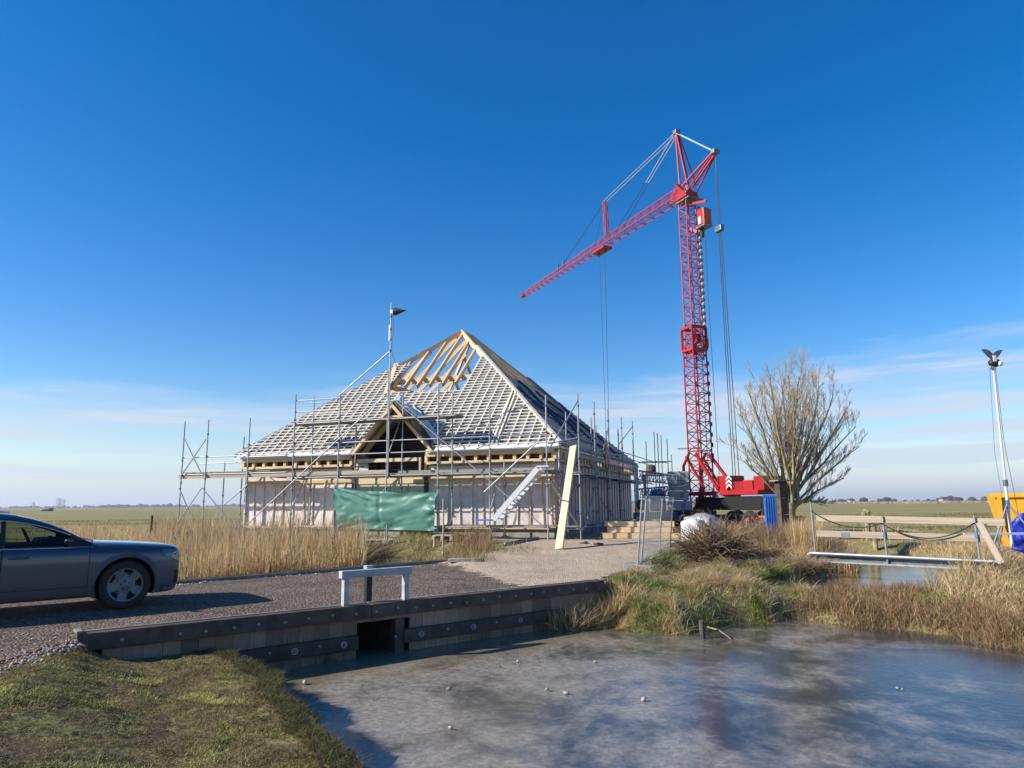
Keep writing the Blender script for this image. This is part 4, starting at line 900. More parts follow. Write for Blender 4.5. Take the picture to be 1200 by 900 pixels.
for i in range(len(gx_)-1):
    xa, xb = gx_[i], gx_[i+1]; A = gsec(xa); B = gsec(xb); xm = (xa+xb)/2
    for near in (-1, 1):
        for k in range(6):
            q = [(xa, near*A[k][0], A[k][1]), (xa, near*A[k+1][0], A[k+1][1]), (xb, near*B[k+1][0], B[k+1][1]), (xb, near*B[k][0], B[k][1])]
            if near > 0: q = q[::-1]
            if k == 1 and -.80 > xm > -1.64: key = ('front_window', near)
            elif k == 1 and -1.70 > xm > -2.44: key = ('rear_window', near)
            elif k == 1 and -2.50 > xm > -3.3: key = ('quarter_window', near)
            elif k >= 4 and xm > -1.50: key = ('windscreen', 0)
            elif k >= 4 and xm < -3.70: key = ('rear_screen', 0)
            elif k in (1,) : key = ('pillar', near*(1 if xm > -1.0 else 2 if xm > -1.72 else 3 if xm > -2.6 else 4))
            else: key = ('roof', 0)
            addf(key, q)
for (k, nn), b in buck.items():
    o = b.build(k, {'pillar': inter, 'roof': paint}.get(k, glass), car)
    bmx = bmesh.new(); bmx.from_mesh(o.data); bmesh.ops.remove_doubles(bmx, verts=bmx.verts, dist=.0005); bmx.to_mesh(o.data); bmx.free(); o.data.shade_smooth()
for near in (-1, 1):
    one('window_trim', chrome, car, lambda m: m.tube([(x, near*(gsec(x)[0][0]+.006), gsec(x)[0][1]+.012) for x in np.linspace(-.78, -3.3, 20)], .009, 5), True)
    one('roof_trim', chrome, car, lambda m: m.tube([(x, near*(gsec(x)[2][0]+.004), gsec(x)[2][1]) for x in np.linspace(-.80, -3.3, 30)], .009, 5), True)
    one('roof_rail', chrome, car, lambda m: m.tube([(x, near*(gsec(x)[4][0]), gsec(x)[4][1]+.03) for x in np.linspace(-1.6, -3.4, 16)], .014, 6), True)
    mi = one('mirror', paint, car, lambda m: m.prism([(-.80, near*.97, 1.055), (-.80, near*.97, 1.12), (-.80, near*1.13, 1.135), (-.80, near*1.13, 1.075)], (-.11, 0, .005)), True, bevel=.025)
    one('mirror_arm', inter, mi, lambda m: m.tube([(-.80, near*.88, 1.03), (-.85, near*1.0, 1.06)], .025, 6))
one('wiper', inter, car, lambda m: m.tube([(-.46, -.6, 1.075), (-.50, -.1, 1.10), (-.52, .35, 1.10)], .014, 5))
for y in (-.38, .38): 
    one('seat', inter, car, lambda m: m.tube([(-1.75, y, 1.02), (-1.90, y, 1.22), (-1.95, y, 1.30), (-1.96, y, 1.46)], [.20, .17, .09, .10], 10), True)
one('rear_seat', inter, car, lambda m: m.box((-2.95, 0, 1.15), (.18, 1.3, .32)), bevel=.05)
one('dashboard', inter, car, lambda m: m.box((-.95, 0, 1.06), (.4, 1.5, .12)), bevel=.05)
one('steering_wheel', inter, car, lambda m: m.lathe([(.17, -.012), (.19, 0), (.17, .012)], 24, Matrix.Translation((-1.25, .38, 1.12)) @ Matrix.Rotation(R(65), 4, 'Y'), True), True)
def make_wheel():
    w = MB(); T = Matrix.Rotation(math.pi/2, 4, 'X')
    prof = [(.255, -.10), (.30, -.118), (.345, -.115), (.372, -.095), (.38, -.05), (.38, .05), (.372, .095), (.345, .115), (.30, .118), (.255, .10)]
    tyre = MB(); tyre.lathe(prof, 48, T, True); ty = tyre.build('wheel', rubber, car, smooth=True)
    rim = MB(); na = 80; rr = [.02, .055, .085, .12, .16, .20, .235, .262]; zz = [.088, .09, .078, .076, .082, .088, .094, .104]
    for k in range(na):
        for r_, z_ in zip(rr, zz): t = 2*math.pi*k/na; rim.v.append((r_*math.cos(t), z_, r_*math.sin(t)))
    nq = len(rr)
    for k in range(na):
        t = (k+.5)/na*5 % 1
        for i in range(nq-1):
            r_ = (rr[i]+rr[i+1])/2
            if .125 < r_ < .23 and abs(t-.5) < .17+.06*(r_-.12)/.1: continue
            k2 = (k+1) % na; rim.f.append((k*nq+i, k*nq+i+1, k2*nq+i+1, k2*nq+i))
    ri = rim.build('rim', rimm, ty, smooth=True)
    one('brake_disc', inter, ty, lambda m: m.lathe([(0, -.02), (.255, -.02), (.255, -.03), (0, -.03)], 24, T.inverted()), False)
    one('brake_caliper', galv, ty, lambda m: [m.lathe([(.09, .015), (.18, .015), (.18, -.01), (.09, -.01)], 24, T.inverted(), True)], True)
    for k in range(5):
        t = 2*math.pi*k/5+.3; one('lug_bolt', inter, ty, lambda m: m.lathe([(0, .012), (.012, .012), (.012, 0)], 8, Matrix.Translation((.062*math.cos(t), .085, .062*math.sin(t))) @ T.inverted()))
    one('hub_cap', galv_dark, ty, lambda m: m.lathe([(0, .10), (.028, .098), (.034, .088)], 14, T.inverted()), True)
    return ty
w0 = make_wheel()
for i, (x, s) in enumerate(((0, -1), (0, 1), (-2.93, -1), (-2.93, 1))):
    w_ = w0 if i == 0 else copy_tree(w0)
    w_.parent = car; w_.location = (x, s*.82, .38); w_.rotation_euler = (0, R(17*i+8), 0 if s > 0 else math.pi)

# ------------------------------------------------------------------ red self-erecting tower crane
DC = 38.0
mb = AT(824, 575, DC); mz0 = 1.35
piv = AT(803, 224, DC); ZJ = piv.z; MX, MY = (mb.x+piv.x)/2, DC
# jib is level: find where the tip pixel reaches the jib height
tipY = min(np.arange(40, 90, .05), key=lambda Y: abs(AT(612, 347, Y).z-ZJ)); tip = AT(612, 347, float(tipY))
J = Vector((tip.x-MX, tip.y-MY, 0)); JL = J.length; J.normalize(); JS = Vector((-J.y, J.x, 0)); JA = math.atan2(J.y, J.x)
print('crane', MX, MY, ZJ, 'jib', JL, math.degrees(JA))
crane = thing('tower_crane', 'tall red lattice tower crane with a level jib reaching over the house', 'crane', (MX, MY, hz(MX, MY)), JA)
gz = hz(MX, MY)
def CW(s, z, l=0.): return Vector((MX, MY, z))+J*s+JS*l
def jpix(px, py, l=0.):                                             # point of the jib's vertical plane seen at a pixel, in crane coordinates
    p = onplane(px, py, CW(0, 0, l), JS); d = p-Vector((MX, MY, 0)); return Vector((d.dot(J), l, p.z-gz))
def lattice(parent, a, b, s, chord, mat, n, rc, rl, up=(0, 0, 1), tri=False, s2=None):
    """four chords (or three) and zigzag lacing between a and b; chords are parts, lacing of each face one part"""
    a = Vector(a); b = Vector(b); d = (b-a).normalized(); upv = Vector(up); y = upv.cross(d).normalized(); z = d.cross(y); s2 = s if s2 is None else s2
    def c(t, k):
        w = s+(s2-s)*t; q = a.lerp(b, t)
        if tri: o = ((0, .62), (-.5, -.3), (.5, -.3))[k]
        else: o = ((-.5, -.5), (.5, -.5), (.5, .5), (-.5, .5))[k]
        return q+y*(o[0]*w)+z*(o[1]*w)
    nc = 3 if tri else 4
    for k in range(nc): pipe(chord, mat, parent, c(0, k), c(1, k), rc)
    for k in range(nc):
        k2 = (k+1) % nc; m = MB()
        for i in range(n):
            t0, t1 = i/n, (i+1)/n
            if i % 2: m.bar(c(t0, k), c(t1, k2), rl*2, rl*2, d)
            else: m.bar(c(t0, k2), c(t1, k), rl*2, rl*2, d)
            if not tri or i % 2 == 0: m.bar(c(t1, k), c(t1, k2), rl*2, rl*2, d)
        o = m.build('lacing', mat, parent); o['kind'] = 'stuff'
zc = AT(812, 398, DC).z-gz; zt_ = ZJ-gz
lattice(crane, (0, 0, 1.0), (0, 0, zc+.6), .86, 'mast_chord', red, 19, .042, .018, (0, 1, 0))
lattice(crane, (0, 0, zc-1.2), (0, 0, zt_-.5), .66, 'upper_mast_chord', red2, 18, .036, .016, (0, 1, 0))
# collar where the mast telescopes
for z in (zc-.62, zc+.62):
    for a_, b_2 in (((-.47, -.47), (.47, -.47)), ((.47, -.47), (.47, .47)), ((.47, .47), (-.47, .47)), ((-.47, .47), (-.47, -.47))): piece('collar_beam', red, crane, (*a_, z), (*b_2, z), .09, .15)
for x in (-.47, .47):
    for y in (-.47, .47): piece('collar_post', red, crane, (x, y, zc-.6), (x, y, zc+.6), .09, .09, (1, 0, 0))
one('collar_winch', red, crane, lambda m: m.box((.2, -.30, zc+.1), (.5, .3, .55)), bevel=.03)
one('collar_winch', red, crane, lambda m: m.box((-.2, -.62, zc-.2), (.3, .2, .5)), bevel=.03)
# banded supply chain down the mast
lk = MB(); lk2 = MB(); i = 0; z = zt_-1.2
while z > zc+.7:
    (lk if i % 2 else lk2).box((-.48, -.38, z), (.13, .13, .2), Matrix.Rotation(R(25), 3, 'X')); z -= .19; i += 1
lk.build('supply_chain_light', white_paint, crane)['kind'] = 'stuff'; lk2.build('supply_chain_dark', galv_dark, crane)['kind'] = 'stuff'
ck = MB(); z = zc-1.4
while z > 3.5: ck.box((-.50, -.44, z), (.08, .08, .22)); z -= .55
ck.build('cable_clip', black_paint, crane)['kind'] = 'stuff'
pipe('mast_cable', cable, crane, (-.46, -.40, 2.5), (-.46, -.40, zt_-1), .025); pipe('mast_cable', cable, crane, (-.1, -.40, 2.0), (-.1, -.40, zt_-1), .02)
# slewing head
one('mast_head', red, crane, lambda m: [m.box((0, 0, zt_-.35), (.95, .85, .35))], bevel=.03)
one('head_platform', galv_dark, crane, lambda m: m.box((-.1, -.1, zt_-.65), (1.15, 1.05, .06)))
for y in (-.3, .3): piece('head_plate', red, crane, (-.45, y, zt_-.4), (.45, y, zt_+.55), .06, .35, (0, 1, 0))
one('head_sheave', galv_dark, crane, lambda m: m.lathe([(.06, -.06), (.22, -.06), (.18, 0), (.22, .06), (.06, .06)], 18, Matrix.Translation((0, 0, zt_+.1)) @ Matrix.Rotation(math.pi/2, 4, 'X'), True))
# jib
root0 = Vector((.35, 0, zt_+.05)); tipv = Vector((JL, 0, zt_))
jm = Vector((JL*.52, 0, zt_+.03))
lattice(crane, root0, jm, .80, 'jib_chord', red2, 24, .034, .014, (0, 0, 1), True, .62)
lattice(crane, jm, tipv, .62, 'outer_jib_chord', red2, 26, .028, .012, (0, 0, 1), True, .34)
one('jib_root_plate', red, crane, lambda m: m.prism([(.1, -.04, zt_-.3), (1.6, -.04, zt_-.2), (1.2, -.04, zt_+.5), (.2, -.04, zt_+.55)], (0, .08, 0)))
one('jib_nose', red, crane, lambda m: m.box((JL-.1, 0, zt_+.02), (.3, .34, .3)), bevel=.03)
tp_ = jpix(705, 279); s_t = tp_.x
one('trolley', red, crane, lambda m: [m.box((s_t, 0, zt_-.38), (1.5, .75, .16))], bevel=.02)
for dx in (-.5, .5):
    one('trolley_sheave', galv_dark, crane, lambda m: m.lathe([(.04, -.04), (.15, -.04), (.15, .04), (.04, .04)], 14, Matrix.Translation((s_t+dx, 0, zt_-.5)) @ Matrix.Rotation(math.pi/2, 4, 'X'), True))
hkz = 4.6
for dx in (-.34, .34): pipe('hoist_rope', cable, crane, (s_t+dx, 0, zt_-.5), (s_t+dx*.5, 0, hkz), .014)
one('hook_block', red, crane, lambda m: [m.box((s_t, 0, hkz-.2), (.5, .22, .5)), m.tube([(s_t, 0, hkz-.45), (s_t, 0, hkz-.65), (s_t+.1, 0, hkz-.75), (s_t+.12, 0, hkz-.62)], .04, 6)], bevel=.02)
kp = jpix(711, 268); kt = jpix(709, 236)
lattice(crane, (kp.x, 0, zt_+.4), (kt.x, 0, kt.z), .22, 'jib_post_chord', red2, 5, .024, .012, (0, 1, 0))
# A-frame, counter strut and stays
at_ = jpix(793, 156); cs = jpix(838, 178)
for y in (-.32, .32):
    pipe('a_frame_leg', red2, crane, (.15, y, zt_+.4), (at_.x, y*.25, at_.z), .06); pipe('a_frame_leg', red2, crane, (-.5, y, zt_+.2), (at_.x-.05, y*.25, at_.z), .045)
    pipe('counter_strut', red2, crane, (-.15, y, zt_+.25), (cs.x, y*.35, cs.z), .07); pipe('counter_strut', red, crane, (-.45, y, zt_-.25), (cs.x, y*.3, cs.z-.05), .045)
one('a_frame_head', galv_dark, crane, lambda m: [m.box((at_.x, 0, at_.z+.05), (.3, .35, .25))], bevel=.02)
one('strut_head', galv_dark, crane, lambda m: m.box((cs.x, 0, cs.z), (.3, .4, .25)), bevel=.02)
def stay(a, b, mat=pendant, r=.018, name='stay_bar'): pipe(name, mat, crane, a, b, r)
AT_ = Vector((at_.x, 0, at_.z)); KT = Vector((kt.x, 0, kt.z)); CS = Vector((cs.x, 0, cs.z))
for y in (-.12, .12):
    o_ = Vector((0, y, 0)); stay(AT_+o_, CS+o_, pendant, .022); stay(AT_+o_, KT+o_, pendant, .026 if y < 0 else .02)
    e = Vector((jpix(727, 258).x, y*1.5, zt_+.4)); mid = AT_.lerp(e, .5); stay(AT_+o_, mid, pendant, .028); stay(mid, e, cable, .018)
e = Vector((jpix(658, 304).x, 0, zt_+.35)); stay(KT, e, cable, .02); e2 = Vector((jpix(630, 327).x, 0, zt_+.2)); stay(e, e2, cable, .012); stay(KT, Vector((jpix(697, 284).x, 0, zt_+.3)), cable, .012)
for px in (654, 660): q = jpix(px, 302).x; piece('stay_bracket', galv_dark, crane, (q, 0, zt_+.15), (q, 0, zt_+.75), .08, .08, (1, 0, 0))
# control cabinet behind the mast head
cb = jpix(823, 256); 
one('winch_cabinet', red, crane, lambda m: [m.box((cb.x, -.1, cb.z+.1), (.5, .45, .95))], bevel=.04)
one('cabinet_cover', orange, crane, lambda m: m.box((cb.x-.30, -.1, cb.z), (.08, .52, 1.0)), bevel=.03)
one('cabinet_door', white_paint, crane, lambda m: m.box((cb.x+.06, .14, cb.z-.1), (.22, .03, .4)))
one('cabinet_shelf', galv_dark, crane, lambda m: m.box((cb.x, -.1, cb.z-.48), (.75, .6, .08)))
one('cabinet_motor', black_paint, crane, lambda m: m.tube([(cb.x+.2, -.1, cb.z-.52), (cb.x+.2, -.1, cb.z-1.0)], .11, 10))
piece('cabinet_arm', red, crane, (cb.x+.6, -.1, cb.z-.55), (-.2, 0, cb.z-.2), .12, .16); piece('cabinet_arm', red, crane, (cb.x-.3, -.1, cb.z+.9), (-.2, 0, cb.z+1.25), .10, .14)
# rear guy ropes down to the ballast
gb = jpix(862, 560); g2 = jpix(843, 268)
for k, (px, py) in enumerate(((857, 558), (862, 558), (868, 558))):
    e = jpix(px, py); m_ = jpix(842+k*1.6, 270); stay(CS, m_, cable, .014, 'guy_rope'); stay(m_, Vector((e.x, (k-1)*.1, e.z)), cable, .02, 'guy_rope')
one('guy_pulley', galv_dark, crane, lambda m: m.box((g2.x, 0, g2.z), (.5, .25, .35)), bevel=.05)
e = jpix(841, 557); stay(Vector((cb.x, -.1, cb.z-.7)), Vector((e.x, -.1, e.z)), cable, .016, 'guy_rope')
# slewing platform with ballast, pivot frame and carrier
pz_ = AT(870, 576, 36.5).z-gz; rear = jpix(906, 575).x
rear += .35
one('slew_deck', red, crane, lambda m: m.box(((rear+.3)/2, 0, pz_-.08), (abs(rear)+.4, 1.3, .20)), bevel=.02)
def bx_(px0, px1, py, name, mat, y=0., wy=1.1):
    a = jpix(px0, py); b = jpix(px1, py); z1 = a.z; return one(name, mat, crane, lambda m: m.box(((a.x+b.x)/2, y, (pz_+z1)/2), (abs(b.x-a.x), wy, z1-pz_)), bevel=.03)
bx_(850, 862, 558, 'ballast_block', red); bx_(863, 878, 565, 'ballast_block', red, 0, .9); bx_(879, 891, 563, 'ballast_block', red, 0, 1.0); bx_(893, 905, 558, 'ballast_block', red)
qa = jpix(851, 566, .58)
for k in range(3):
    z = pz_+.12+k*.20
    for sg_ in (-1, 1): one('chevron_stripe', white_paint, crane, lambda m: m.prism([(qa.x-.2+sg_*.20, .575, z), (qa.x-.2, .575, z+.15), (qa.x-.2, .575, z+.25), (qa.x-.2+sg_*.20, .575, z+.10)], (0, .02, 0)))
for y in (-.55, .55):
    piece('mast_strut', red, crane, (-.2, y*.8, pz_+2.0), (jpix(852, 570).x, y, pz_+.1), .12, .14)
    piece('pivot_frame', red, crane, (.75, y, 1.1), (.75, y, pz_+1.4), .10, .13, (0, 1, 0)); piece('pivot_frame', red, crane, (.75, y, pz_+1.4), (.2, y, pz_+2.1), .10, .12, (0, 1, 0)); piece('pivot_frame', red, crane, (.75, y, 1.1), (.1, y, .85), .10, .15, (0, 1, 0)); piece('pivot_frame', red, crane, (.1, y, .85), (-.7, y, pz_), .10, .13, (0, 1, 0))
    piece('pivot_frame', red, crane, (.5, y, pz_+1.9), (-.9, y, pz_+.2), .09, .11, (0, 1, 0))
one('carrier_chassis', black_paint, crane, lambda m: m.box((rear/2-.2, 0, (pz_-.25+1.0)/2), (abs(rear)+.3, 1.0, pz_-.25-1.0)))
for x in (rear+.2, rear+1.4, rear+3.2): 
    for y in (-.95, .95): one('carrier_wheel', rubber, crane, lambda m: m.lathe([(.2, -.14), (.44, -.15), (.5, 0), (.44, .15), (.2, .14)], 24, Matrix.Translation((x, y, .5)) @ Matrix.Rotation(math.pi/2, 4, 'X'), True), True)
one('slew_ring', galv_dark, crane, lambda m: m.lathe([(0, 0), (.7, 0), (.7, .2), (0, .2)], 28, Matrix.Translation((rear*.4, 0, pz_-.3))))
one('carrier_beam', orange, crane, lambda m: m.box((rear/2-.2, -.1, .62), (abs(rear)+1.6, 1.9, .26)), bevel=.02)
for x in (rear-.4, .7):
    for y in (-1.7, 1.7):
        piece('outrigger', orange, crane, (x, 0, .62), (x, y, .55), .22, .22); pipe('outrigger_jack', galv, crane, (x, y, .05), (x, y, .6), .07); one('outrigger_pad', wood_grey, crane, lambda m: m.box((x, y, .03), (.6, .6, .07)))
pipe('beacon_post', galv, crane, (rear-.5, -.7, pz_), (rear-.5, -.7, pz_+.25), .03); one('beacon', orange, crane, lambda m: m.blob((rear-.5, -.7, pz_+.33), (.09, .09, .11), 2, 2, 0), True)
p = AT(786+8, 526, DC); piece('signal_arm', galv_dark, crane, jpix(795, 526), Vector((0, 0, jpix(812, 526).z)), .10, .08)

# ------------------------------------------------------------------ folded hoist, truck with blocks, site clutter
YH = 34.0
hp0 = AT(745, 600, YH); hg = hz(hp0.x, YH); ho = thing('trailer_hoist', 'folded galvanised lattice hoist on a dark blue trailer beside the house', 'hoist', (hp0.x, YH, hg), R(-12))
e1 = AT(784, 566, YH)
hw_ = e1.x-hp0.x+.1; zz1 = AT(742, 557, YH).z-hg
lattice(ho, (.2, 0, zz1), (hw_+.2, 0, zz1-.25), .42, 'boom_chord', galv, 10, .03, .016)
lattice(ho, (.2, .1, zz1-.85), (hw_-.2, .1, zz1-.75), .40, 'boom_chord', galv_dark, 9, .03, .016)
for y in (-.35, .35):
    piece('mast_frame', galv, ho, (.1, y, .4), (.1, y, zz1+.4), .09, .12, (1, 0, 0)); piece('mast_frame', galv_dark, ho, (.55, y, .5), (.45, y, zz1), .09, .12, (1, 0, 0))
for z in (.7, 1.2, 1.7, 2.2, zz1+.3): piece('frame_rung', galv, ho, (.1, -.35, z), (.1, .35, z), .06, .06)
one('winch_drum', black_paint, ho, lambda m: m.tube([(.3, -.45, 1.25), (.3, .3, 1.25)], .26, 20)); one('drum_hub', galv, ho, lambda m: m.tube([(.3, -.50, 1.25), (.3, -.45, 1.25)], .10, 16))
one('trailer_bed', steel_blue, ho, lambda m: m.box((.9, .3, .75), (2.0, 1.5, .28)), bevel=.03)
one('engine_box', steel_blue, ho, lambda m: m.box((1.05, .3, 1.35), (.7, 1.2, .8)), bevel=.06)
one('blue_cover', blue_pl, ho, lambda m: m.blob((1.05, -.05, 1.82), (.36, .4, .16), 8, 2, .12), True)
for x in (.4, 1.5): one('trailer_wheel', rubber, ho, lambda m: m.lathe([(.14, -.1), (.34, -.11), (.38, 0), (.34, .11), (.14, .1)], 24, Matrix.Translation((x, -.55, .38)) @ Matrix.Rotation(math.pi/2, 4, 'X'), True), True)
piece('ramp', galv_dark, ho, (1.0, -.6, 1.75), (2.35, -.55, 2.15), .3, .06)
piece('toolbox', galv, ho, (.05, -.5, .55), (.6, -.5, .55), .3, .3)
# flatbed with a tower of pale blocks
YB_ = 35.5; bp0 = AT(800, 598, YB_); bgz = hz(bp0.x, YB_)
tk = thing('flatbed_trailer', 'dark flatbed trailer carrying stacked pale blocks beside the crane', 'trailer', (bp0.x, YB_, bgz), R(-8))
zb_ = bp0.z-bgz
one('bed', black_paint, tk, lambda m: m.box((.35, .6, zb_-.11), (2.4, 2.2, .2)), bevel=.02)
for x in (-.5, .9): one('trailer_wheel', rubber, tk, lambda m: m.lathe([(.15, -.14), (.44, -.15), (.49, 0), (.44, .15), (.15, .14)], 24, Matrix.Translation((x, -.1, .49)) @ Matrix.Rotation(math.pi/2, 4, 'X'), True), True)
ch = one('chevron_board', white_paint, tk, lambda m: m.box((.10, -.535, zb_-.38), (1.0, .03, .26)))
for k in range(5): one('board_stripe', red, ch, lambda m: m.prism([(-.38+k*.2, -.558, zb_-.50), (-.28+k*.2, -.558, zb_-.50), (-.20+k*.2, -.558, zb_-.26), (-.30+k*.2, -.558, zb_-.26)], (0, .01, 0)))
zt4 = AT(800, 552, YB_).z; hb = (zt4-bgz-zb_)/4
for k in range(4):
    z = bgz+zb_+k*hb+.004*k; o = thing('ballast_block', 'pale grey slotted block, %s of the stack on the flatbed' % ('lowest', 'second from the bottom', 'second from the top', 'topmost')[k], 'block', (bp0.x+(.02, -.03, .0, -.02)[k], YB_+.6, z), R(-8+2*k))
    wb = .92 if k else 1.12
    one('block_body', concrete, o, lambda m: m.box((0, 0, hb/2-.004), (wb, .9, hb-.02)), bevel=.03); one('lifting_recess', concrete_d, o, lambda m: m.box((.12, -.455, hb*.55), (.22, .02, hb*.5)))
# white bags
pB = G(813, 632, .1)
def bag(name, px, py, w, d, h, mat, label, seed, top=.08):
    p = AT(px, py, 25.3+.8*(seed == 2)); z = hz(p.x, p.y); m = MB(); b = bmesh.new(); bmesh.ops.create_cube(b, size=1); bmesh.ops.subdivide_edges(b, edges=b.edges, cuts=6, use_grid_fill=True); q = random.Random(seed); vs = []
    for v in b.verts:
        c = v.co.copy(); bul = 1+.16*(1-(2*c.z)**2)*(1-.5*(2*c.x)**2*(2*c.y)**2); ln = Vector((c.x*w*bul, c.y*d*bul, (c.z+.5)*h)); 
        if c.z > .49: ln.z += top*math.cos(c.x*3)*math.cos(c.y*3)-.06*q.random()
        ln += Vector((q.uniform(-.02, .02), q.uniform(-.02, .02), 0)); vs.append(ln)
    b.verts.index_update(); m.add(vs, [[v.index for v in f.verts] for f in b.faces]); b.free(); o = m.build(name, mat, None, smooth=True); o.location = (p.x, p.y, z); o.rotation_euler = (0, 0, -.62+q.uniform(-.1, .1)); return tag(o, label, 'bag')
bag('big_bag', 813, 632, .62, .6, .92, bag_white, 'white printed big bag standing at the brushwood edge', 1)
bag('wrapped_pallet', 824, 627, .95, .9, 1.15, wrap, 'clear plastic wrapped pallet load behind the white bag', 2, .16)['category'] = 'pallet load'
# timber stack
ts = AT(712, 628, 27.4); ts.z = 0; dirT = Vector((.96, -.20, 0)).normalized(); nT = Vector((-dirT.y, dirT.x, 0))
rows = [(0, 0), (0, .26), (0, .52), (1, .05), (1, .33), (2, .12), (2, .40)]
for i, (lv, of) in enumerate(rows):
    l = rnd.uniform(2.3, 3.0); a = ts+nT*(of*1.3)+dirT*rnd.uniform(-.3, .2); z = hz(ts.x+.8, ts.y+.5)+.13+lv*.215
    a.z = z; b = a+dirT*l+nT*rnd.uniform(-.12, .12)
    tag(one('timber_beam', wood_new, None, lambda m: m.bar(a, b, .25, .20), loc=tuple(a), bevel=.006), 'thick sawn timber beam in the stack lying before the hoist', 'beam', 'stacked timber beams')
# mesh fence panels
def fence_panel(p0, p1, h, label):
    d = (p1-p0); L_ = d.length; o = thing('fence_panel', label, 'fence', tuple(p0), math.atan2(d.y, d.x), 'mesh fence panels')
    for x in (0.0, L_): pipe('frame_post', galv, o, (x, 0, .0), (x, 0, h), .022)
    for z in (.14, h-.02): pipe('frame_rail', galv, o, (0, 0, z), (L_, 0, z), .019)
    m = MB()
    for x in np.arange(.12, L_, .13): m.bar((x, 0, .14), (x, 0, h), .005, .005, (1, 0, 0))
    for z in np.arange(.4, h, .26): m.bar((0, .004, z), (L_, .004, z), .005, .005)
    m.build('wire_mesh', galv, o)['kind'] = 'stuff'
    for x in (0., L_): one('foot_block', concrete_d, o, lambda m: m.prism([(x-.10, -.34, -.03), (x+.10, -.34, -.03), (x+.10, .34, -.03), (x-.10, .34, -.03)], (0, 0, .13)), bevel=.02)
    return o
fp0 = G(747, 668, .0); fp1 = AT(772, 652, 21.3); fp0.z = hz(fp0.x, fp0.y)+.02; fp1.z = fp0.z
hF = AT(757, 580, fp0.y).z-fp0.z
fence_panel(fp0, fp1, hF, 'galvanised mesh fence panel with its foot block by the bank edge').rotation_euler.x = R(6); fence_panel(fp0+Vector((.10, .10, 0)), fp1+Vector((.32, .1, 0)), hF-.02, 'second mesh fence panel leaning just behind the first').rotation_euler.x = R(7)
# blue sheet and dark hut by the tree
YT = 31.0
p = AT(903, 604, 29.3); z0 = hz(p.x, p.y); hc = AT(903, 580, 29.3).z-z0
bc = thing('blue_crate', 'upright ribbed blue plastic crate standing beside the dark hut', 'crate', (p.x, p.y, z0), R(-14)); bc.rotation_euler.x = R(3)
one('shell', blue_pl, bc, lambda m: m.box((0, 0, hc/2), (.46, .3, hc)), bevel=.03)
for k in range(5): piece('rib', blue_pl, bc, (-.18+k*.09, -.16, .05), (-.18+k*.09, -.16, hc-.06), .05, .035, (1, 0, 0))
one('rim', blue_pl, bc, lambda m: m.box((0, 0, hc-.03), (.52, .36, .07)), bevel=.01)
p = AT(917, 600, 30.2); z0 = hz(p.x, p.y); ht = AT(913, 564, 30.2).z
ts_ = thing('site_hut', 'narrow dark timber hut with a pale board roof in front of the tree', 'hut', (p.x, p.y, z0), R(15))
for i in range(4): one('wall_board', wood_dark, ts_, lambda m: m.box((0, 0, (ht-z0)*(i+.5)/4), (.36, .36, (ht-z0)/4-.012)))
one('roof_board', wood_grey, ts_, lambda m: m.box((0, -.05, ht-z0+.02), (.72, .62, .04)))

# ------------------------------------------------------------------ footbridge railing over the ditch
def gp(px, py, z): p = G(px, py, z); return p
fb0 = AT(948, 648, 23.2); fb1 = AT(1150, 656, 20.0); fd = Vector((fb1.x-fb0.x, fb1.y-fb0.y, 0)); fl_ = fd.length; fd.normalize(); fn = Vector((-fd.y, fd.x, 0))
zbm = AT(1090, 655, fb0.lerp(fb1, .68).y).z
fbr = thing('footbridge', 'narrow steel beam footbridge with weathered plank railing over the frozen ditch', 'footbridge', (fb0.x, fb0.y, zbm), math.atan2(fd.y, fd.x))
def fx(px, py=620): p = onplane(px, py, fb0, fn); return (p-Vector((fb0.x, fb0.y, 0))).dot(fd), p.z-zbm
xe, _ = fx(1168); x0_, _ = fx(945)
one('main_beam', galv, fbr, lambda m: [m.box(((xe+x0_)/2, 0, 0), (xe-x0_, .22, .05))], bevel=.008)
one('beam_web', galv_dark, fbr, lambda m: m.box(((xe+x0_)/2, .03, -.10), (xe-x0_-.1, .06, .16)))
one('beam_flange', galv, fbr, lambda m: m.box(((xe+x0_)/2-.1, 0, -.20), (xe-x0_-.3, .20, .04)))
pipe('handrail_pipe', galv, fbr, (x0_+.1, -.13, .05), (xe-.05, -.13, .02), .05)
pts = []
for px, yt in ((955, 590), (1038, 605), (1146, 604)):
    x, _ = fx(px, 640); _, zt2 = fx(px, yt); pipe('rail_post', galv, fbr, (x+.03, -.06, -.22), (x, -.06, zt2), .032); pts.append((x, zt2))
    pipe('post_sleeve', blue_pl, fbr, (x+.005, -.06, zt2-.62), (x+.005, -.06, zt2-.42), .034) if px != 955 else None
for (a, b, ya, yb_) in ((955, 1178, 607, 612), (955, 1160, 625, 631)):
    xa, za = fx(a, ya); xb, zb2 = fx(b, yb_); piece('rail_plank', wood_rail, fbr, (xa+.05, .0, za), (xb, .0, zb2), .045, .19)
for i in range(2):
    (xa, za), (xb, zb2) = pts[i], pts[i+1]; za -= .22; zb2 -= .2; P = [Vector((xa+(xb-xa)*t, -.11, za+(zb2-za)*t-.42*(1-(2*t-1)**2)*(.7 if i == 0 else 1))) for t in np.linspace(0, 1, 14)]
    one('hose', rope_m, fbr, lambda m: m.tube(P, .018, 6), True)
xa, za = fx(1146, 612); xb, zb2 = fx(1176, 657); piece('prop_plank', wood_rail, fbr, (xa+.05, -.14, za), (xb, -.30, zb2-.05), .16, .05, (0, -1, 0))
for x in (x0_+.2, xe-.2): one('abutment', concrete_d, fbr, lambda m: m.box((x, .05, -.50), (.4, .5, .56)))
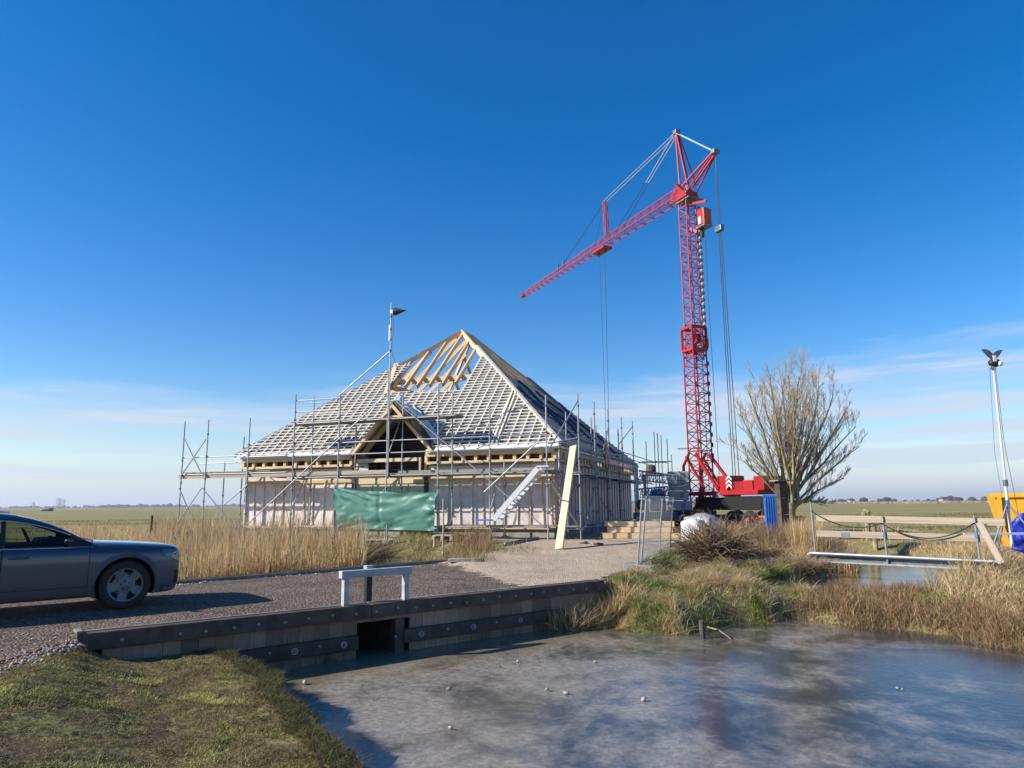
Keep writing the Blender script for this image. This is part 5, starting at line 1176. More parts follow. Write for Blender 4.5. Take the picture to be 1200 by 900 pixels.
xg, zg = fx(990, 627); piece('dark_patch', galv_dark, fbr, (xg-.1, -.026, zg), (xg+.15, -.026, zg), .012, .16)
# ------------------------------------------------------------------ skip with a blue tarpaulin, light mast
YS = 24.0; sk0 = AT(1172, 640, YS); sg = -.12; skz = AT(1160, 579, YS).z
sk = thing('skip', 'yellow steel skip draped with a crumpled blue tarpaulin', 'skip', (sk0.x, YS, sg), R(-27))
h_ = skz-sg; Ls = 5.2; dW = 2.0
def skipwall(name, p): one(name, yellow, sk, lambda m: m.prism(p, (0, .06, 0)))
skipwall('side_panel', [(.35, 0, .15), (Ls-.35, 0, .15), (Ls, 0, h_), (0, 0, h_)]); skipwall('side_panel', [(.35, dW, .15), (Ls-.35, dW, .15), (Ls, dW, h_), (0, dW, h_)])
one('end_panel', yellow, sk, lambda m: m.prism([(.35, .06, .15), (.35, dW, .15), (.0, dW, h_), (.0, .06, h_)], (.06, 0, 0)))
one('end_panel', yellow, sk, lambda m: m.prism([(Ls-.35, .06, .15), (Ls-.35, dW, .15), (Ls, dW, h_), (Ls, .06, h_)], (-.06, 0, 0)))
one('floor', yellow, sk, lambda m: m.box((Ls/2, dW/2+.03, .16), (Ls-.8, dW-.1, .06)))
one('rim', yellow, sk, lambda m: m.bar((-.08, -.03, h_-.05), (Ls+.05, -.03, h_-.05), .10, .14), bevel=.01)
for x in (.12, 1.1, 2.1, 3.1, 4.1, 5.05): piece('rib', yellow, sk, (x+(.3 if x < .3 else 0)*0, -.05, .2 if .3 < x < 5 else .6), (x, -.05, h_-.12), .08, .12, (1, 0, 0))
one('runner', black_paint, sk, lambda m: m.box((Ls/2, .5, .06), (Ls-1, .15, .12))); one('runner', black_paint, sk, lambda m: m.box((Ls/2, 1.5, .06), (Ls-1, .15, .12)))
V = []; nx, ny = 60, 24
for j in range(ny+1):
    for i in range(nx+1):
        u, v = i/nx, j/ny; x = .33+u*4.5; zt2 = h_-.62+.06*math.sin(7*u)-.30*math.exp(-(u/.05)**2); z = zt2*(1-v)+.10*v
        V.append((x-.12*math.exp(-(u/.06)**2)*v, -.17-.05*math.sin(31*u+2*v)-.06*v-.04*math.sin(60*u+3)-.05*float(vnoise(np.array([u*22.]), np.array([v*6.]), 1, 4)[0])*2, z+.02*math.sin(40*u)))
btm = MB(); btm.add(V, [(j*(nx+1)+i, j*(nx+1)+i+1, (j+1)*(nx+1)+i+1, (j+1)*(nx+1)+i) for j in range(ny) for i in range(nx)])
o = btm.build('blue_tarpaulin', blue_tarp, None, smooth=True); o.location = (sk0.x, YS, sg); o.rotation_euler = (0, 0, R(-27)); tag(o, 'crumpled deep blue tarpaulin hanging on the yellow skip', 'tarpaulin')
md = o.modifiers.new('thick', 'SOLIDIFY'); md.thickness = .012
o = one('tarpaulin_roll', blue_tarp, None, lambda m: m.tube([(0, 0, .1), (.35, -.1, .02), (.8, -.2, -.06), (1.4, -.2, -.1)], [.03, .10, .11, .08], 10), True); p = AT(1186, 646, 21.2); o.location = p; tag(o, 'rolled dark blue tarpaulin lying on the grass by the footbridge', 'tarpaulin')
YM = 22.8; ms = AT(1185, 632, YM); mt = AT(1162, 430, YM); mg = hz(ms.x, YM)
mast = thing('light_mast', 'tall slim galvanised mast on a tripod with winged lamps at the top', 'mast', (ms.x, YM, mg))
sp_ = (mt.x-ms.x-.0)  # apparent lean comes from the lens; keep what is left over
mx_ = AT(1164, 430, YM).x-ms.x; zm_ = mt.z-mg; hub = AT(1184, 590, YM).z-mg
pipe('lower_pole', alu, mast, (0, 0, .25), (mx_*.35, 0, zm_*.40), .045); pipe('upper_pole', alu, mast, (mx_*.35, 0, zm_*.40-.1), (mx_, 0, zm_), .034)
one('blue_band', blue_pl, mast, lambda m: m.tube([(mx_*.24, 0, zm_*.27), (mx_*.275, 0, zm_*.31)], .058, 10))
for a in (R(200), R(320), R(80)): pipe('tripod_leg', galv, mast, (mx_*.15, 0, hub), (1.15*math.cos(a), 1.15*math.sin(a), .03), .03)
for a in (R(200), R(320), R(80)): pipe('tripod_brace', galv, mast, (0, 0, .45), (.95*math.cos(a), .95*math.sin(a), .28), .02); one('foot_pad', galv_dark, mast, lambda m: m.box((1.15*math.cos(a), 1.15*math.sin(a), .02), (.2, .2, .04)))
piece('cross_bar', white_paint, mast, (-1.6, -.2, AT(1185, 625, YM).z-mg), (1.2, -.2, AT(1185, 625, YM).z-mg), .06, .07)
one('mast_clamp', galv_dark, mast, lambda m: m.tube([(mx_*.35, 0, zm_*.40-.12), (mx_*.36, 0, zm_*.40+.08)], .07, 10))
one('mast_rope', cable, mast, lambda m: m.tube([(mx_-.12, 0, zm_-.05), (mx_*.6-.25, 0, zm_*.55), (mx_*.35-.15, 0, zm_*.3)], .005, 4)); one('mast_cable', rope_m, mast, lambda m: m.tube([(mx_+.05, -.02, zm_), (mx_*.6+.06, -.05, zm_*.6), (mx_*.2+.25, -.1, zm_*.2)], .007, 5))
for sgn, lx, hx_, nm in ((-1, -.36, .42, 'lamp_wing'), (1, .34, .40, 'lamp_wing')):
    m = MB(); P = []
    for t in np.linspace(0, 1, 9):
        c = Vector((mx_+.03+lx*t**.9, .04*sgn, zm_+.16+hx_*(t**.75))); wdt = .13*math.sin(math.pi*min(t*.9+.08, 1))**.7; nn_ = Vector((hx_, 0, -lx)).normalized()
        P += [c-nn_*wdt*(.3 if sgn < 0 else 1.), c+nn_*wdt*(1. if sgn < 0 else .3)]
    m.add([p-Vector((0, .03, 0)) for p in P]+[p+Vector((0, .03, 0)) for p in P], [(2*i, 2*i+1, 2*i+3, 2*i+2) for i in range(8)]+[(18+2*i, 18+2*i+2, 18+2*i+3, 18+2*i+1) for i in range(8)]+[(2*i, 2*i+2, 18+2*i+2, 18+2*i) for i in range(8)]+[(2*i+1, 18+2*i+1, 18+2*i+3, 2*i+3) for i in range(8)])
    m.build(nm, galv_dark, mast)
one('lamp_head', black_paint, mast, lambda m: m.blob((mx_+.05, 0, zm_+.13), (.20, .14, .15), 4, 2, .05), True); one('lamp_lens', white_paint, mast, lambda m: m.blob((mx_+.17, -.10, zm_+.09), (.09, .07, .09), 4, 2, .02), True); one('lamp_bracket', white_paint, mast, lambda m: m.box((mx_-.0, -.12, zm_+.26), (.10, .03, .2)))
one('mast_top', galv, mast, lambda m: m.box((mx_-.04, 0, zm_-.02), (.2, .1, .12)), bevel=.02)

# ------------------------------------------------------------------ bare tree
tb = AT(925, 600, YT); tz = hz(tb.x, YT)
tree = thing('bare_tree', 'bare spreading tree with many mossy upright limbs beside the crane', 'tree', (tb.x, YT, tz-.05))
tr_ = random.Random(21); ppm = F/YT
fork = AT(925, 583, YT).z-tz
one('trunk', bark, tree, lambda m: m.tube([(0, 0, -.1), (.02, 0, .25), (.0, .03, .5), (.03, 0, fork-.2), (.05, 0, fork+.15)], [.36, .29, .26, .22, .06], 12), True)
twigs = MB()
def grow(m, p, d, l, r, lev, up, tw):
    n = 4 if lev < 2 else 3; pts = [p.copy()]; rad = [r]; q = p.copy(); dd = d.copy()
    for i in range(n):
        dd = (dd+Vector((tr_.uniform(-.2, .2), tr_.uniform(-.2, .2), tr_.uniform(-.06, .16)+up*.07))*(.75 if lev == 0 else 1.0)).normalized(); q = q+dd*(l/n); pts.append(q.copy()); rad.append(max(r*(1-.68*(i+1)/n), .0055))
    m.tube(pts, rad, 6 if lev == 0 else (5 if lev == 1 else 3), False)
    if lev >= 3: return
    k = (9, 6, 4)[lev]
    for j in range(k):
        t = .28+.72*(j+tr_.random()*.8)/k; i = min(int(t*n), n-1); f = t*n-i; s = pts[i].lerp(pts[i+1], min(f, 1)); ax = (pts[i+1]-pts[i]).normalized()
        side = ax.orthogonal().normalized(); side.rotate(Matrix.Rotation(tr_.uniform(0, 6.28), 3, ax)); nd = (ax*tr_.uniform(.75, 1.1)+side*tr_.uniform(.45, .8)+Vector((0, 0, .22))).normalized()
        grow(tw if lev >= 0 else m, s, nd, l*tr_.uniform(.34, .62)*(1.15-.5*t), max(rad[i]*.5, .006), lev+1, up, tw)
dirs = []
# limb ends read off the photo: (px, py, depth offset)
ends = [(868, 470, .3), (878, 445, -.8), (890, 435, .8), (903, 428, -.4), (915, 425, 1.2), (925, 424, -1.2), (935, 426, .2), (947, 424, .9), (960, 438, -.7), (975, 447, .5), (992, 462, -.3), (1000, 485, .6), (1006, 523, -.5), (872, 540, -.4), (858, 505, .5), (975, 590, -.2), (988, 560, .9), (905, 450, -1.6), (945, 445, 1.7), (930, 450, -1.9)]
for (ex, ey, dy) in ends:
    ex = 925+(ex-925)*1.02; ey = ey+15 if ey < 520 else ey
    e = AT(ex, ey, YT+dy)-Vector((tb.x, YT, tz-.05)); b0 = Vector((tr_.uniform(-.15, .2), tr_.uniform(-.15, .15), fork+tr_.uniform(-.55, .05))); L_ = (e-b0).length; d = (e-b0).normalized(); low = ey > 515
    m = MB(); n = 6; pts = []; rad = []; r0 = tr_.uniform(.06, .095)*(.8 if low else 1)
    for i in range(n+1):
        t = i/n; p = b0.lerp(e, t); bow = math.sin(math.pi*t)*L_*(.03 if not low else -.04); p = p+Vector((d.x*.6, d.y*.6, -abs(d.x)*.7))*bow+Vector((tr_.uniform(-.05, .05), tr_.uniform(-.05, .05), 0))*(t > 0); pts.append(p); rad.append(r0*(1-.82*t)+.004)
    m.tube(pts, rad, 7, False); m.build('limb', bark, tree, smooth=True)
    kk = 14
    for j in range(kk):
        t = .18+.80*(j+tr_.random())/kk; i = min(int(t*n), n-1); s = pts[i].lerp(pts[i+1], t*n-i); ax = (pts[i+1]-pts[i]).normalized(); side = ax.orthogonal().normalized(); side.rotate(Matrix.Rotation(tr_.uniform(0, 6.28), 3, ax))
        nd = (ax+side*tr_.uniform(.35, .75)+Vector((0, 0, .18))).normalized(); grow(twigs, s, nd, L_*tr_.uniform(.20, .42)*(1.1-.55*t), max(rad[i]*.36, .009), 1, 1, twigs)
tag(twigs.build('crown', twig_m, tree), kind='stuff'); print('twig faces', len(twigs.f))
one('broken_stub', bark, tree, lambda m: m.tube([(.1, -.05, fork-.5), (.36, -.1, fork-.1), (.40, -.08, fork+.75)], [.13, .10, .06], 8), True)
# ------------------------------------------------------------------ root clump, brushwood mounds
def brush(name, px, py, z, size, n, seed, label, rmin=.003, rmax=.010, mat=bramble, core=True, droop=.3):
    p = G(px, py, z); z0 = hz(p.x, p.y); q = random.Random(seed); o = thing(name, label, 'brushwood', (p.x, p.y, z0-.03)); m = MB()
    for i in range(n):
        a = q.uniform(0, 6.283); rr = q.random()**.5; b = Vector((size[0]*rr*math.cos(a)*.8, size[1]*rr*math.sin(a)*.8, q.uniform(0, size[2]*.4))); d = Vector((b.x*.5/size[0]+q.uniform(-.8, .8), b.y*.5/size[1]+q.uniform(-.8, .8), q.uniform(-.1, 1.1))).normalized(); l = q.uniform(.25, .75)*size[2]; pts = [b]; r = q.uniform(rmin, rmax)
        for k in range(3): d = (d+Vector((q.uniform(-.4, .4), q.uniform(-.4, .4), q.uniform(-.2, .2)-droop*k*.4))).normalized(); pts.append(pts[-1]+d*l/3)
        m.tube(pts, [r, r*.8, r*.6, r*.35], 3, False)
    tag(m.build('twigs', mat, o), kind='stuff')
    if core:
        c = MB(); c.blob((0, .1, size[2]*.18), (size[0]*.6, size[1]*.6, size[2]*.30), seed, 3, .14); c.build('root_core', bramble, o)
    return o
rw = brush('root_clump', 835, 652, .05, (.75, .6, 1.6), 1500, 3, 'uprooted stump clump of tangled brown roots on the right bank', .004, .020)
one('stump', bramble, rw, lambda m: m.tube([(-.1, 0, .1), (-.15, -.1, .5), (-.2, -.15, .9), (-.25, -.2, 1.1)], [.38, .30, .26, .12], 9), False)
brush('bramble_heap', 885, 650, .0, (1.0, .8, .95), 1500, 4, 'tangled brown bramble heap between the root clump and the footbridge')
brush('bramble_heap', 938, 660, -.1, (.9, .7, .75), 900, 5, 'low dark bramble heap beside the ditch end of the footbridge')
brush('bramble_heap', 428, 652, .0, (.95, .5, 1.1), 800, 6, 'dark dead bramble heap at the foot of the green tarpaulin')
brush('bramble_heap', 905, 632, .0, (1.9, 1.2, 1.7), 1500, 9, 'brown scrub heap in front of the crane carrier', .003, .010, twig_m, False)

# ------------------------------------------------------------------ grass, reeds and other uncountable growth
def blades(name, X, Y, H, WD, LEAN, COLS, zoff=-.02, mat=None, parent=None, plume=None, dirang=None):
    LEAN = np.where(nr.random(len(X)) < .14, nr.uniform(.7, 1.9, len(X)), LEAN)        # bent and broken stems
    n = len(X); Z = height(X, Y)+zoff; a = nr.uniform(0, 2*np.pi, n); la = nr.uniform(0, 2*np.pi, n) if dirang is None else dirang+nr.normal(0, .6, n)
    wx = np.cos(a)*WD/2; wy = np.sin(a)*WD/2; lx = np.cos(la)*LEAN*H; ly = np.sin(la)*LEAN*H; V = np.zeros((n, 7, 3))
    for k, (t, s) in enumerate(((0, 1.), (.45, .85), (.8, .5))):
        cx = X+lx*t*t; cy = Y+ly*t*t; cz = Z+H*(t-.25*LEAN*t*t)
        V[:, 2*k, 0] = cx-wx*s; V[:, 2*k, 1] = cy-wy*s; V[:, 2*k, 2] = cz; V[:, 2*k+1, 0] = cx+wx*s; V[:, 2*k+1, 1] = cy+wy*s; V[:, 2*k+1, 2] = cz
    V[:, 6, 0] = X+lx; V[:, 6, 1] = Y+ly; V[:, 6, 2] = Z+H*(1-.25*LEAN)
    b = np.arange(n)[:, None]*7; q = np.concatenate([b+np.array([[0, 1, 3, 2]]), b+np.array([[2, 3, 5, 4]])]); t = b+np.array([[4, 5, 6]])
    C = np.repeat(COLS[:, None, :], 7, 1); 
    return tag(fastmesh(name, V.reshape(-1, 3), [q, t], mat or BLADE, C.reshape(-1, 3), parent), kind='stuff')
def pick(n, cols, w, jit=.25):
    c = np.array(cols)[nr.choice(len(cols), n, p=np.array(w)/sum(w))]; return np.clip(c*(1+nr.uniform(-jit, jit, (n, 1)))*(1+nr.uniform(-.06, .06, (n, 3))), 0, 1)
def scatter(poly, n, cond=None, dens=None):
    P = np.array(poly); X = []; Y = []; c = 0
    while c < n:
        x = nr.uniform(P[:, 0].min(), P[:, 0].max(), n*2); y = nr.uniform(P[:, 1].min(), P[:, 1].max(), n*2); k = sdf(x, y, poly) < 0
        if cond is not None: k &= cond(x, y)
        if dens is not None: k &= nr.random(len(x)) < dens(x, y)
        X.append(x[k]); Y.append(y[k]); c += k.sum()
        if not k.any(): break
    return np.concatenate(X)[:n], np.concatenate(Y)[:n]
STRAW = [(.56, .41, .21), (.63, .50, .29), (.45, .31, .15), (.33, .21, .10)]
GREEN = [(.20, .28, .055), (.27, .33, .075), (.12, .17, .05), (.36, .34, .13)]
away = lambda x, y: (sdf(x, y, pond) > .02) & (sdf(x, y, road) > .08) & (sdf(x, y, yard) > .1) & (sdf(x, y, ditch) > .05)
# short mossy turf on the near left bank
lawn = [P2(K0), P2(wpt(2.0)), (-3.2, 11), (-2, 9), (-.9, 7), (-.2, 4.6), (-.2, 2.5), (-4, 2.5), (-7, 5.5), P2(G(0, 790))]
X, Y = scatter(lawn, 190000, away, lambda x, y: .6+.4*(vnoise(x, y, 2.3, 1) > .38)); n = len(X); tone = vnoise(X, Y, 1.1, 4)
C = pick(n, [(.095, .10, .028), (.13, .135, .038), (.075, .055, .028), (.15, .115, .055), (.052, .038, .022)], [3, 3, 2.4, 1.4, 2], .3); C *= 2.0*(.6+1.9*np.clip(vnoise(X, Y, 3.3, 95)*1.2-.1, 0, 1)*tone*1.3+.25*tone)[:, None]; soil = vnoise(X, Y, 1.7, 97)*.6+vnoise(X, Y, 5., 98)*.4 > .60-.20*np.exp(-np.maximum(sdf(X, Y, pond), 0)/1.2); C[soil] = pick(int(soil.sum()), [(.17, .11, .058), (.28, .20, .10), (.24, .23, .075)], [3, 2, 2.6], .3)
blades('turf', X, Y, nr.uniform(.012, .040, n)*(.5+tone)*np.where(vnoise(X, Y, 1.7, 97)*.6+vnoise(X, Y, 5., 98)*.4 > .56, .6, 1.1), nr.uniform(.004, .010, n), nr.uniform(.3, 1.4, n), C, -.005)
e = scatter(lawn, 9000, lambda x, y: away(x, y) & (sdf(x, y, pond) < .28)); n = len(e[0])
blades('turf_edge', e[0], e[1], nr.uniform(.04, .12, n), nr.uniform(.004, .009, n), nr.uniform(.5, 1.6, n), pick(n, [(.09, .10, .03), (.15, .12, .05), (.06, .045, .022)], [3, 2, 2]), -.02)
# reed bed along the far side of the road
reed = [P2(FK0-FD*4.5), P2(FK0+FD*.05), P2(FK0+FD*4.8), P2(G(425, 655)), P2(G(428, 640, .0)), (-6.2, 26.3), (-8.6, 29), (-14, 31.5), (-17, 30), (-15.5, 22), P2(FK0-FD*4.5+Vector((-3, 4, 0)))]
X, Y = scatter(reed, 42000, lambda x, y: (sdf(x, y, road) > .3) & (sdf(x, y, yard) > .35), lambda x, y: .35+.65*(vnoise(x, y, .9, 2) > .3)); n = len(X)
hh = nr.uniform(.65, 1.25, n)*(.62+.55*vnoise(X, Y, .6, 6)); hh *= np.where(Y < 19, .95, np.where(Y > 23, 1.3, 1.1))*np.where(X/Y < -.49, .38, 1.)
C = pick(n, STRAW, [4, 3, 2.4, .9], .25)*np.array([1.0, .95, .86])
blades('reed_bed', X, Y, hh, nr.uniform(.010, .020, n), nr.uniform(.05, .42, n)**1.2, C)
pl = nr.choice(n, 4500, replace=False); blades('reed_plumes', X[pl]+nr.normal(0, .03, 4500), Y[pl]+nr.normal(0, .03, 4500), hh[pl]*1.35, nr.uniform(.012, .03, 4500), nr.uniform(.05, .3, 4500), pick(4500, [(.42, .32, .20), (.32, .22, .13), (.50, .42, .30)], [3, 2, 2]))
# pale reeds behind the car and by the posts
r2 = [P2(G(60, 636, -.3)), P2(G(185, 650, -.3)), P2(G(195, 628, -.3)), P2(G(95, 622, -.3))]
X, Y = scatter(r2, 5000); n = len(X); blades('reed_fringe', X, Y, nr.uniform(.35, .95, n), nr.uniform(.015, .03, n), nr.uniform(.1, .6, n), pick(n, STRAW, [3, 3, 3, 1]))
# weeds between reeds and yard
wd = [P2(G(395, 668)), P2(G(520, 665)), P2(G(600, 662)), P2(G(640, 650, .05)), P2(G(595, 640, .1)), P2(G(520, 634, .15)), P2(G(430, 632, .1))]
X, Y = scatter(wd, 12000, lambda x, y: (sdf(x, y, road) > .05), lambda x, y: (vnoise(x, y, 1.2, 12) > .38)*.8+.1); n = len(X); ds = np.clip(vnoise(X, Y, .8, 15)*1.8-.3, .15, 1.2)
k = nr.random(n) < np.clip(1-(X+1.4)*.5, .25, 1); X, Y, ds = X[k], Y[k], ds[k]; n = len(X)
blades('weeds', X, Y, nr.uniform(.12, .42, n)*ds, nr.uniform(.008, .016, n), nr.uniform(.2, .9, n), pick(n, STRAW[:3]+GREEN[:3]+[(.10, .065, .035)], [3, 2, 3, 2, 2, 2, 3]))
sd_ = [P2(G(525, 655)), P2(G(575, 655)), P2(G(578, 640, .1)), P2(G(530, 640, .1))]
X, Y = scatter(sd_, 1800); n = len(X); blades('dry_seedheads', X, Y, nr.uniform(.35, .85, n), nr.uniform(.008, .016, n), nr.uniform(.1, .6, n), pick(n, [(.30, .20, .10), (.40, .28, .15), (.20, .12, .06)], [3, 2, 2]))
# right bank: coarse tussocks, green and straw
bank = [P2(G(645, 737, WZ)), P2(G(700, 741, WZ)), P2(G(760, 745, WZ)), P2(G(815, 747, WZ)), P2(G(835, 742, WZ)), P2(G(870, 735, WZ)), P2(G(935, 730, WZ)), P2(G(950, 690, -.4)), P2(G(945, 655, -.1)), P2(G(860, 640, .0)), P2(G(780, 652, .0)), P2(G(742, 672, 0)), P2(G(700, 682, 0)), P2(K1+KD*.0+KN*.25), P2(K1-KD*.9+KN*.2)]
X, Y = scatter(bank, 60000, lambda x, y: (sdf(x, y, pond) > -.12) & (sidef(x, y) > .06) | (x > K1.x+.15) & (sdf(x, y, pond) > -.12), lambda x, y: .15+.85*(vnoise(x, y, 2.4, 21) > .42)); n = len(X)
gm = vnoise(X, Y, 1.3, 30)*.65+vnoise(X, Y, 3.6, 31)*.35; isg = nr.random(n) < np.clip((gm-.40)*5+.15, .08, .95)
C = np.where(isg[:, None], pick(n, GREEN, [3, 3, 1.5, 2.5], .3), pick(n, STRAW+[(.72, .61, .40)], [3, 3, 1.5, .6, 2.5], .25))
dpn = sdf(X, Y, pond); C = np.clip(C*1.15, 0, .85); hh = nr.uniform(.12, .42, n)*(.5+.9*vnoise(X, Y, 2.1, 40))*np.where(isg, .65, 1.)
blades('bank_grass', X, Y, hh, nr.uniform(.007, .016, n), nr.uniform(.5, 1.8, n), C, -.03, dirang=np.full(n, -1.9))
# dead stalks hanging over the wall's end
X, Y = scatter([P2(K1-KD*1.5+KN*.04), P2(K1+KD*.3+KN*.04), P2(K1+KD*.3+KN*.6), P2(K1-KD*1.2+KN*.55)], 2200); n = len(X)
blades('wall_end_stalks', X, Y, nr.uniform(.3, .95, n), nr.uniform(.008, .018, n), nr.uniform(.1, .9, n), pick(n, STRAW+[(.08, .12, .03)], [3, 3, 3, 2, 1.5]))
# brown sedge strip along the right-hand shore
sedge = [P2(G(930, 731, WZ)), P2(G(985, 738, WZ)), P2(G(1060, 745, WZ)), P2(G(1120, 755, WZ)), P2(G(1215, 772, WZ)), (12, 10.0), (16, 11), (16, 18), P2(G(1200, 690, -.4)), P2(G(1120, 684, -.5)), P2(G(1040, 694, -.6)), P2(G(950, 696, -.5))]
X, Y = scatter(sedge, 46000, lambda x, y: sdf(x, y, pond) > -.30, lambda x, y: .3+.7*(vnoise(x, y, 1.8, 50) > .35)); n = len(X)
C = pick(n, [(.34, .22, .11), (.26, .155, .075), (.42, .31, .17), (.18, .10, .05), (.10, .12, .035)], [4, 4, 2, 1.5, .7], .25); gp_ = (vnoise(X, Y, .8, 55) > .60) & (Y > 15.5); C[gp_] = pick(int(gp_.sum()), GREEN, [2, 3, 1, 2])
blades('sedge', X, Y, nr.uniform(.16, .46, n)*(.6+.7*vnoise(X, Y, 1.6, 57))*np.where(gp_, .5, 1), nr.uniform(.008, .017, n), nr.uniform(.1, .85, n), C, -.05)
# pale straw and reeds round the ditch and footbridge
rr_ = [P2(G(1090, 690, -.4)), P2(G(1215, 730, -.5)), (17, 14), (24, 22), (24, 34), (11, 38), (6.5, 30), P2(G(900, 645, -.1)), P2(G(985, 660, -.2)), P2(G(985, 672, -.5)), P2(G(1100, 672, -.5))]
X, Y = scatter(rr_, 42000, lambda x, y: (sdf(x, y, ditch) > .1) & (sdf(x, y, yard) > .2), lambda x, y: .1+.9*(vnoise(x, y, .55, 60) > .45)); n = len(X)
hh = nr.uniform(.15, .65, n)*(.35+1.1*vnoise(X, Y, .4, 61)); C = pick(n, STRAW[:3]+[(.55, .43, .24), (.12, .13, .04)], [4, 4, 2, 3, 1])
blades('straw', X, Y, hh, nr.uniform(.010, .020, n), nr.uniform(.2, 1.1, n), C)
rd = [P2(AT(925, 610, 25.5)), P2(AT(1000, 620, 24.2)), P2(AT(1000, 615, 28)), P2(AT(920, 610, 30))]
X, Y = scatter(rd, 9000); n = len(X); blades('reed_stand', X, Y, nr.uniform(.6, 1.55, n)*(.7+.4*vnoise(X, Y, .9, 66)), nr.uniform(.010, .018, n), nr.uniform(.05, .35, n), pick(n, STRAW, [3, 3, 3, 1]))
rd = [P2(AT(815, 620, 26)), P2(AT(935, 620, 26)), P2(AT(935, 610, 28.8)), P2(AT(820, 610, 30.5))]
X, Y = scatter(rd, 8000); n = len(X); blades('scrub_stalks', X, Y, nr.uniform(.5, 1.35, n), nr.uniform(.008, .016, n), nr.uniform(.05, .5, n), pick(n, [(.30, .20, .11), (.20, .13, .07), (.42, .31, .18)], [3, 3, 1]))
# tufts scattered over the nearer meadow
tf = [(-70, 34), (-16, 30), (-14, 52), (20, 53), (24, 30), (75, 40), (75, 110), (-70, 110)]
X, Y = scatter(tf, 26000, None, lambda x, y: .05+.95*(vnoise(x, y*2.2, .13, 70) > .62)); n = len(X); blades('meadow_tufts', X, Y, nr.uniform(.08, .30, n), nr.uniform(.03, .07, n), nr.uniform(.3, 1., n), pick(n, [(.26, .21, .10), (.16, .16, .055), (.20, .14, .07)], [3, 3, 2]))

# ------------------------------------------------------------------ stones, posts, small things
for i, (px, py, s) in enumerate(((526, 809, .045), (641, 810, .05), (664, 814, .05), (755, 822, .06), (528, 855, .045), (698, 777, .04), (585, 782, .03), (607, 776, .035), (329, 745+58, .06), (1052, 808, .035), (1058, 809, .03), (357, 802, .06))):
    p = G(px, py, WZ); m = MB(); m.blob((0, 0, s*.4), (s*.8, s*.55, s*.45), i+3, 1, .3); o = m.build('pebble', stone, None, smooth=True); o.location = (p.x, p.y, WZ+.004); o.rotation_euler = (0, 0, i*1.3); tag(o, ('loose pale stone stranded on open pond ice' if i not in (8, 9, 10, 11) else ('pale stone on the ice by the turf edge' if i in (8, 11) else 'one of two touching stones on the clear blue ice')), 'stone', 'stones on the ice')
def rubble(name, pts_fn, n, smin, smax, seed, mat=stone):
    q = random.Random(seed); m = MB(); XY = [pts_fn(q) for _ in range(n)]; Z = height(np.array([p[0] for p in XY]), np.array([p[1] for p in XY]))
    for i, (x, y) in enumerate(XY): s = q.uniform(smin, smax)*q.random()**.5+smin*.5; m.blob((x, y, Z[i]+s*.3), (s*q.uniform(.7, 1.3), s, s*.7), q.random(), 1, .22)
    return tag(m.build(name, mat), kind='stuff')
def on_line(a, b, w): return lambda q: (lambda t: (a[0]+(b[0]-a[0])*t+q.gauss(0, w), a[1]+(b[1]-a[1])*t+q.gauss(0, w)))(q.random())
def on_line2(a, b, w, pw): return lambda q: (lambda t: (a[0]+(b[0]-a[0])*t+q.gauss(0, w), a[1]+(b[1]-a[1])*t+q.gauss(0, w)))(q.random()**pw)
rubble('edge_rubble', on_line2(P2(G(-10, 790)), P2(G(88, 748)), .14, .8), 300, .007, .026, 3); rubble('brick_rubble', on_line(P2(G(-10, 786)), P2(G(80, 752)), .14), 130, .008, .028, 4, M('brick_bits', (.30, .13, .08), .9, var=.3))
rubble('verge_stones', on_line(P2(G(205, 687)), P2(G(300, 677)), .06), 90, .015, .05, 5); rubble('verge_stones', on_line(P2(G(300, 678)), P2(G(520, 662)), .07), 120, .01, .035, 6)
def in_road(q):
    while True:
        x, y = q.uniform(-9, 3), q.uniform(8, 20)
        if sdf(np.array([x]), np.array([y]), road)[0] < -.2 and sidef(x, y) < -.2: return x, y
rubble('road_stones', in_road, 420, .006, .02, 7)
def in_yard(q):
    while True:
        x, y = q.uniform(-1, 8), q.uniform(16, 27)
        if sdf(np.array([x]), np.array([y]), yard)[0] < -.3: return x, y
rubble('yard_stones', in_yard, 260, .01, .03, 8)
def stake(px, py, top, z, r, label, mat=wood_grey, name='stake'):
    p = G(px, py, z); zb = hz(p.x, p.y); zt = AT(px, top, p.y).z; m = MB(); m.tube([(0, 0, -.15), (.01, 0, (zt-zb)*.5), (0, .01, zt-zb-.02), (0, 0, zt-zb)], [r, r, r*.95, r*.6], 8); o = m.build(name, mat); o.location = (p.x, p.y, zb); return tag(o, label, 'post')
stake(176, 632, 604, -.3, .085, 'dark wooden gate post at the left edge of the reeds', wood_dark, 'gate_post'); stake(181, 633, 612, -.3, .05, 'thin dark stake touching the gate post', wood_dark)
stake(390, 655, 597, -.2, .05, 'grey weathered stake between the reeds and the green tarpaulin'); stake(453, 640, 615, .1, .03, 'short metal peg before the green tarpaulin', galv, 'peg')
stake(509, 640, 628, .12, .05, 'short cut stake left of the tall survey stake', wood_rail); stake(519, 642, 585, .1, .03, 'tall survey stake with reddish tape in front of the house', wood_rail)
stake(953.5, 640, 588, -.1, .028, 'thin steel pole in the reeds at the footbridge end', galv, 'pole')
stake(823, 748, 727, WZ, .05, 'short rotten mossy stake in the ice at the bank tip', wood_dark)
for a, b, lab in (((829, 735), (857, 749), 'thin dead branch leaning from the bank onto the ice'),):
    p = G(*a, -.62); q_ = G(*b, WZ+.02); tag(one('dead_branch', twig_m, None, lambda m: m.tube([p, p.lerp(q_, .5)+Vector((0, 0, .05)), q_], [.02, .016, .008], 6), loc=tuple(p)), lab, 'branch')
p0 = G(592, 645, .12); p1 = G(630, 637, .16)
for v in (p0, p1): v.z = hz(v.x, v.y)+.07
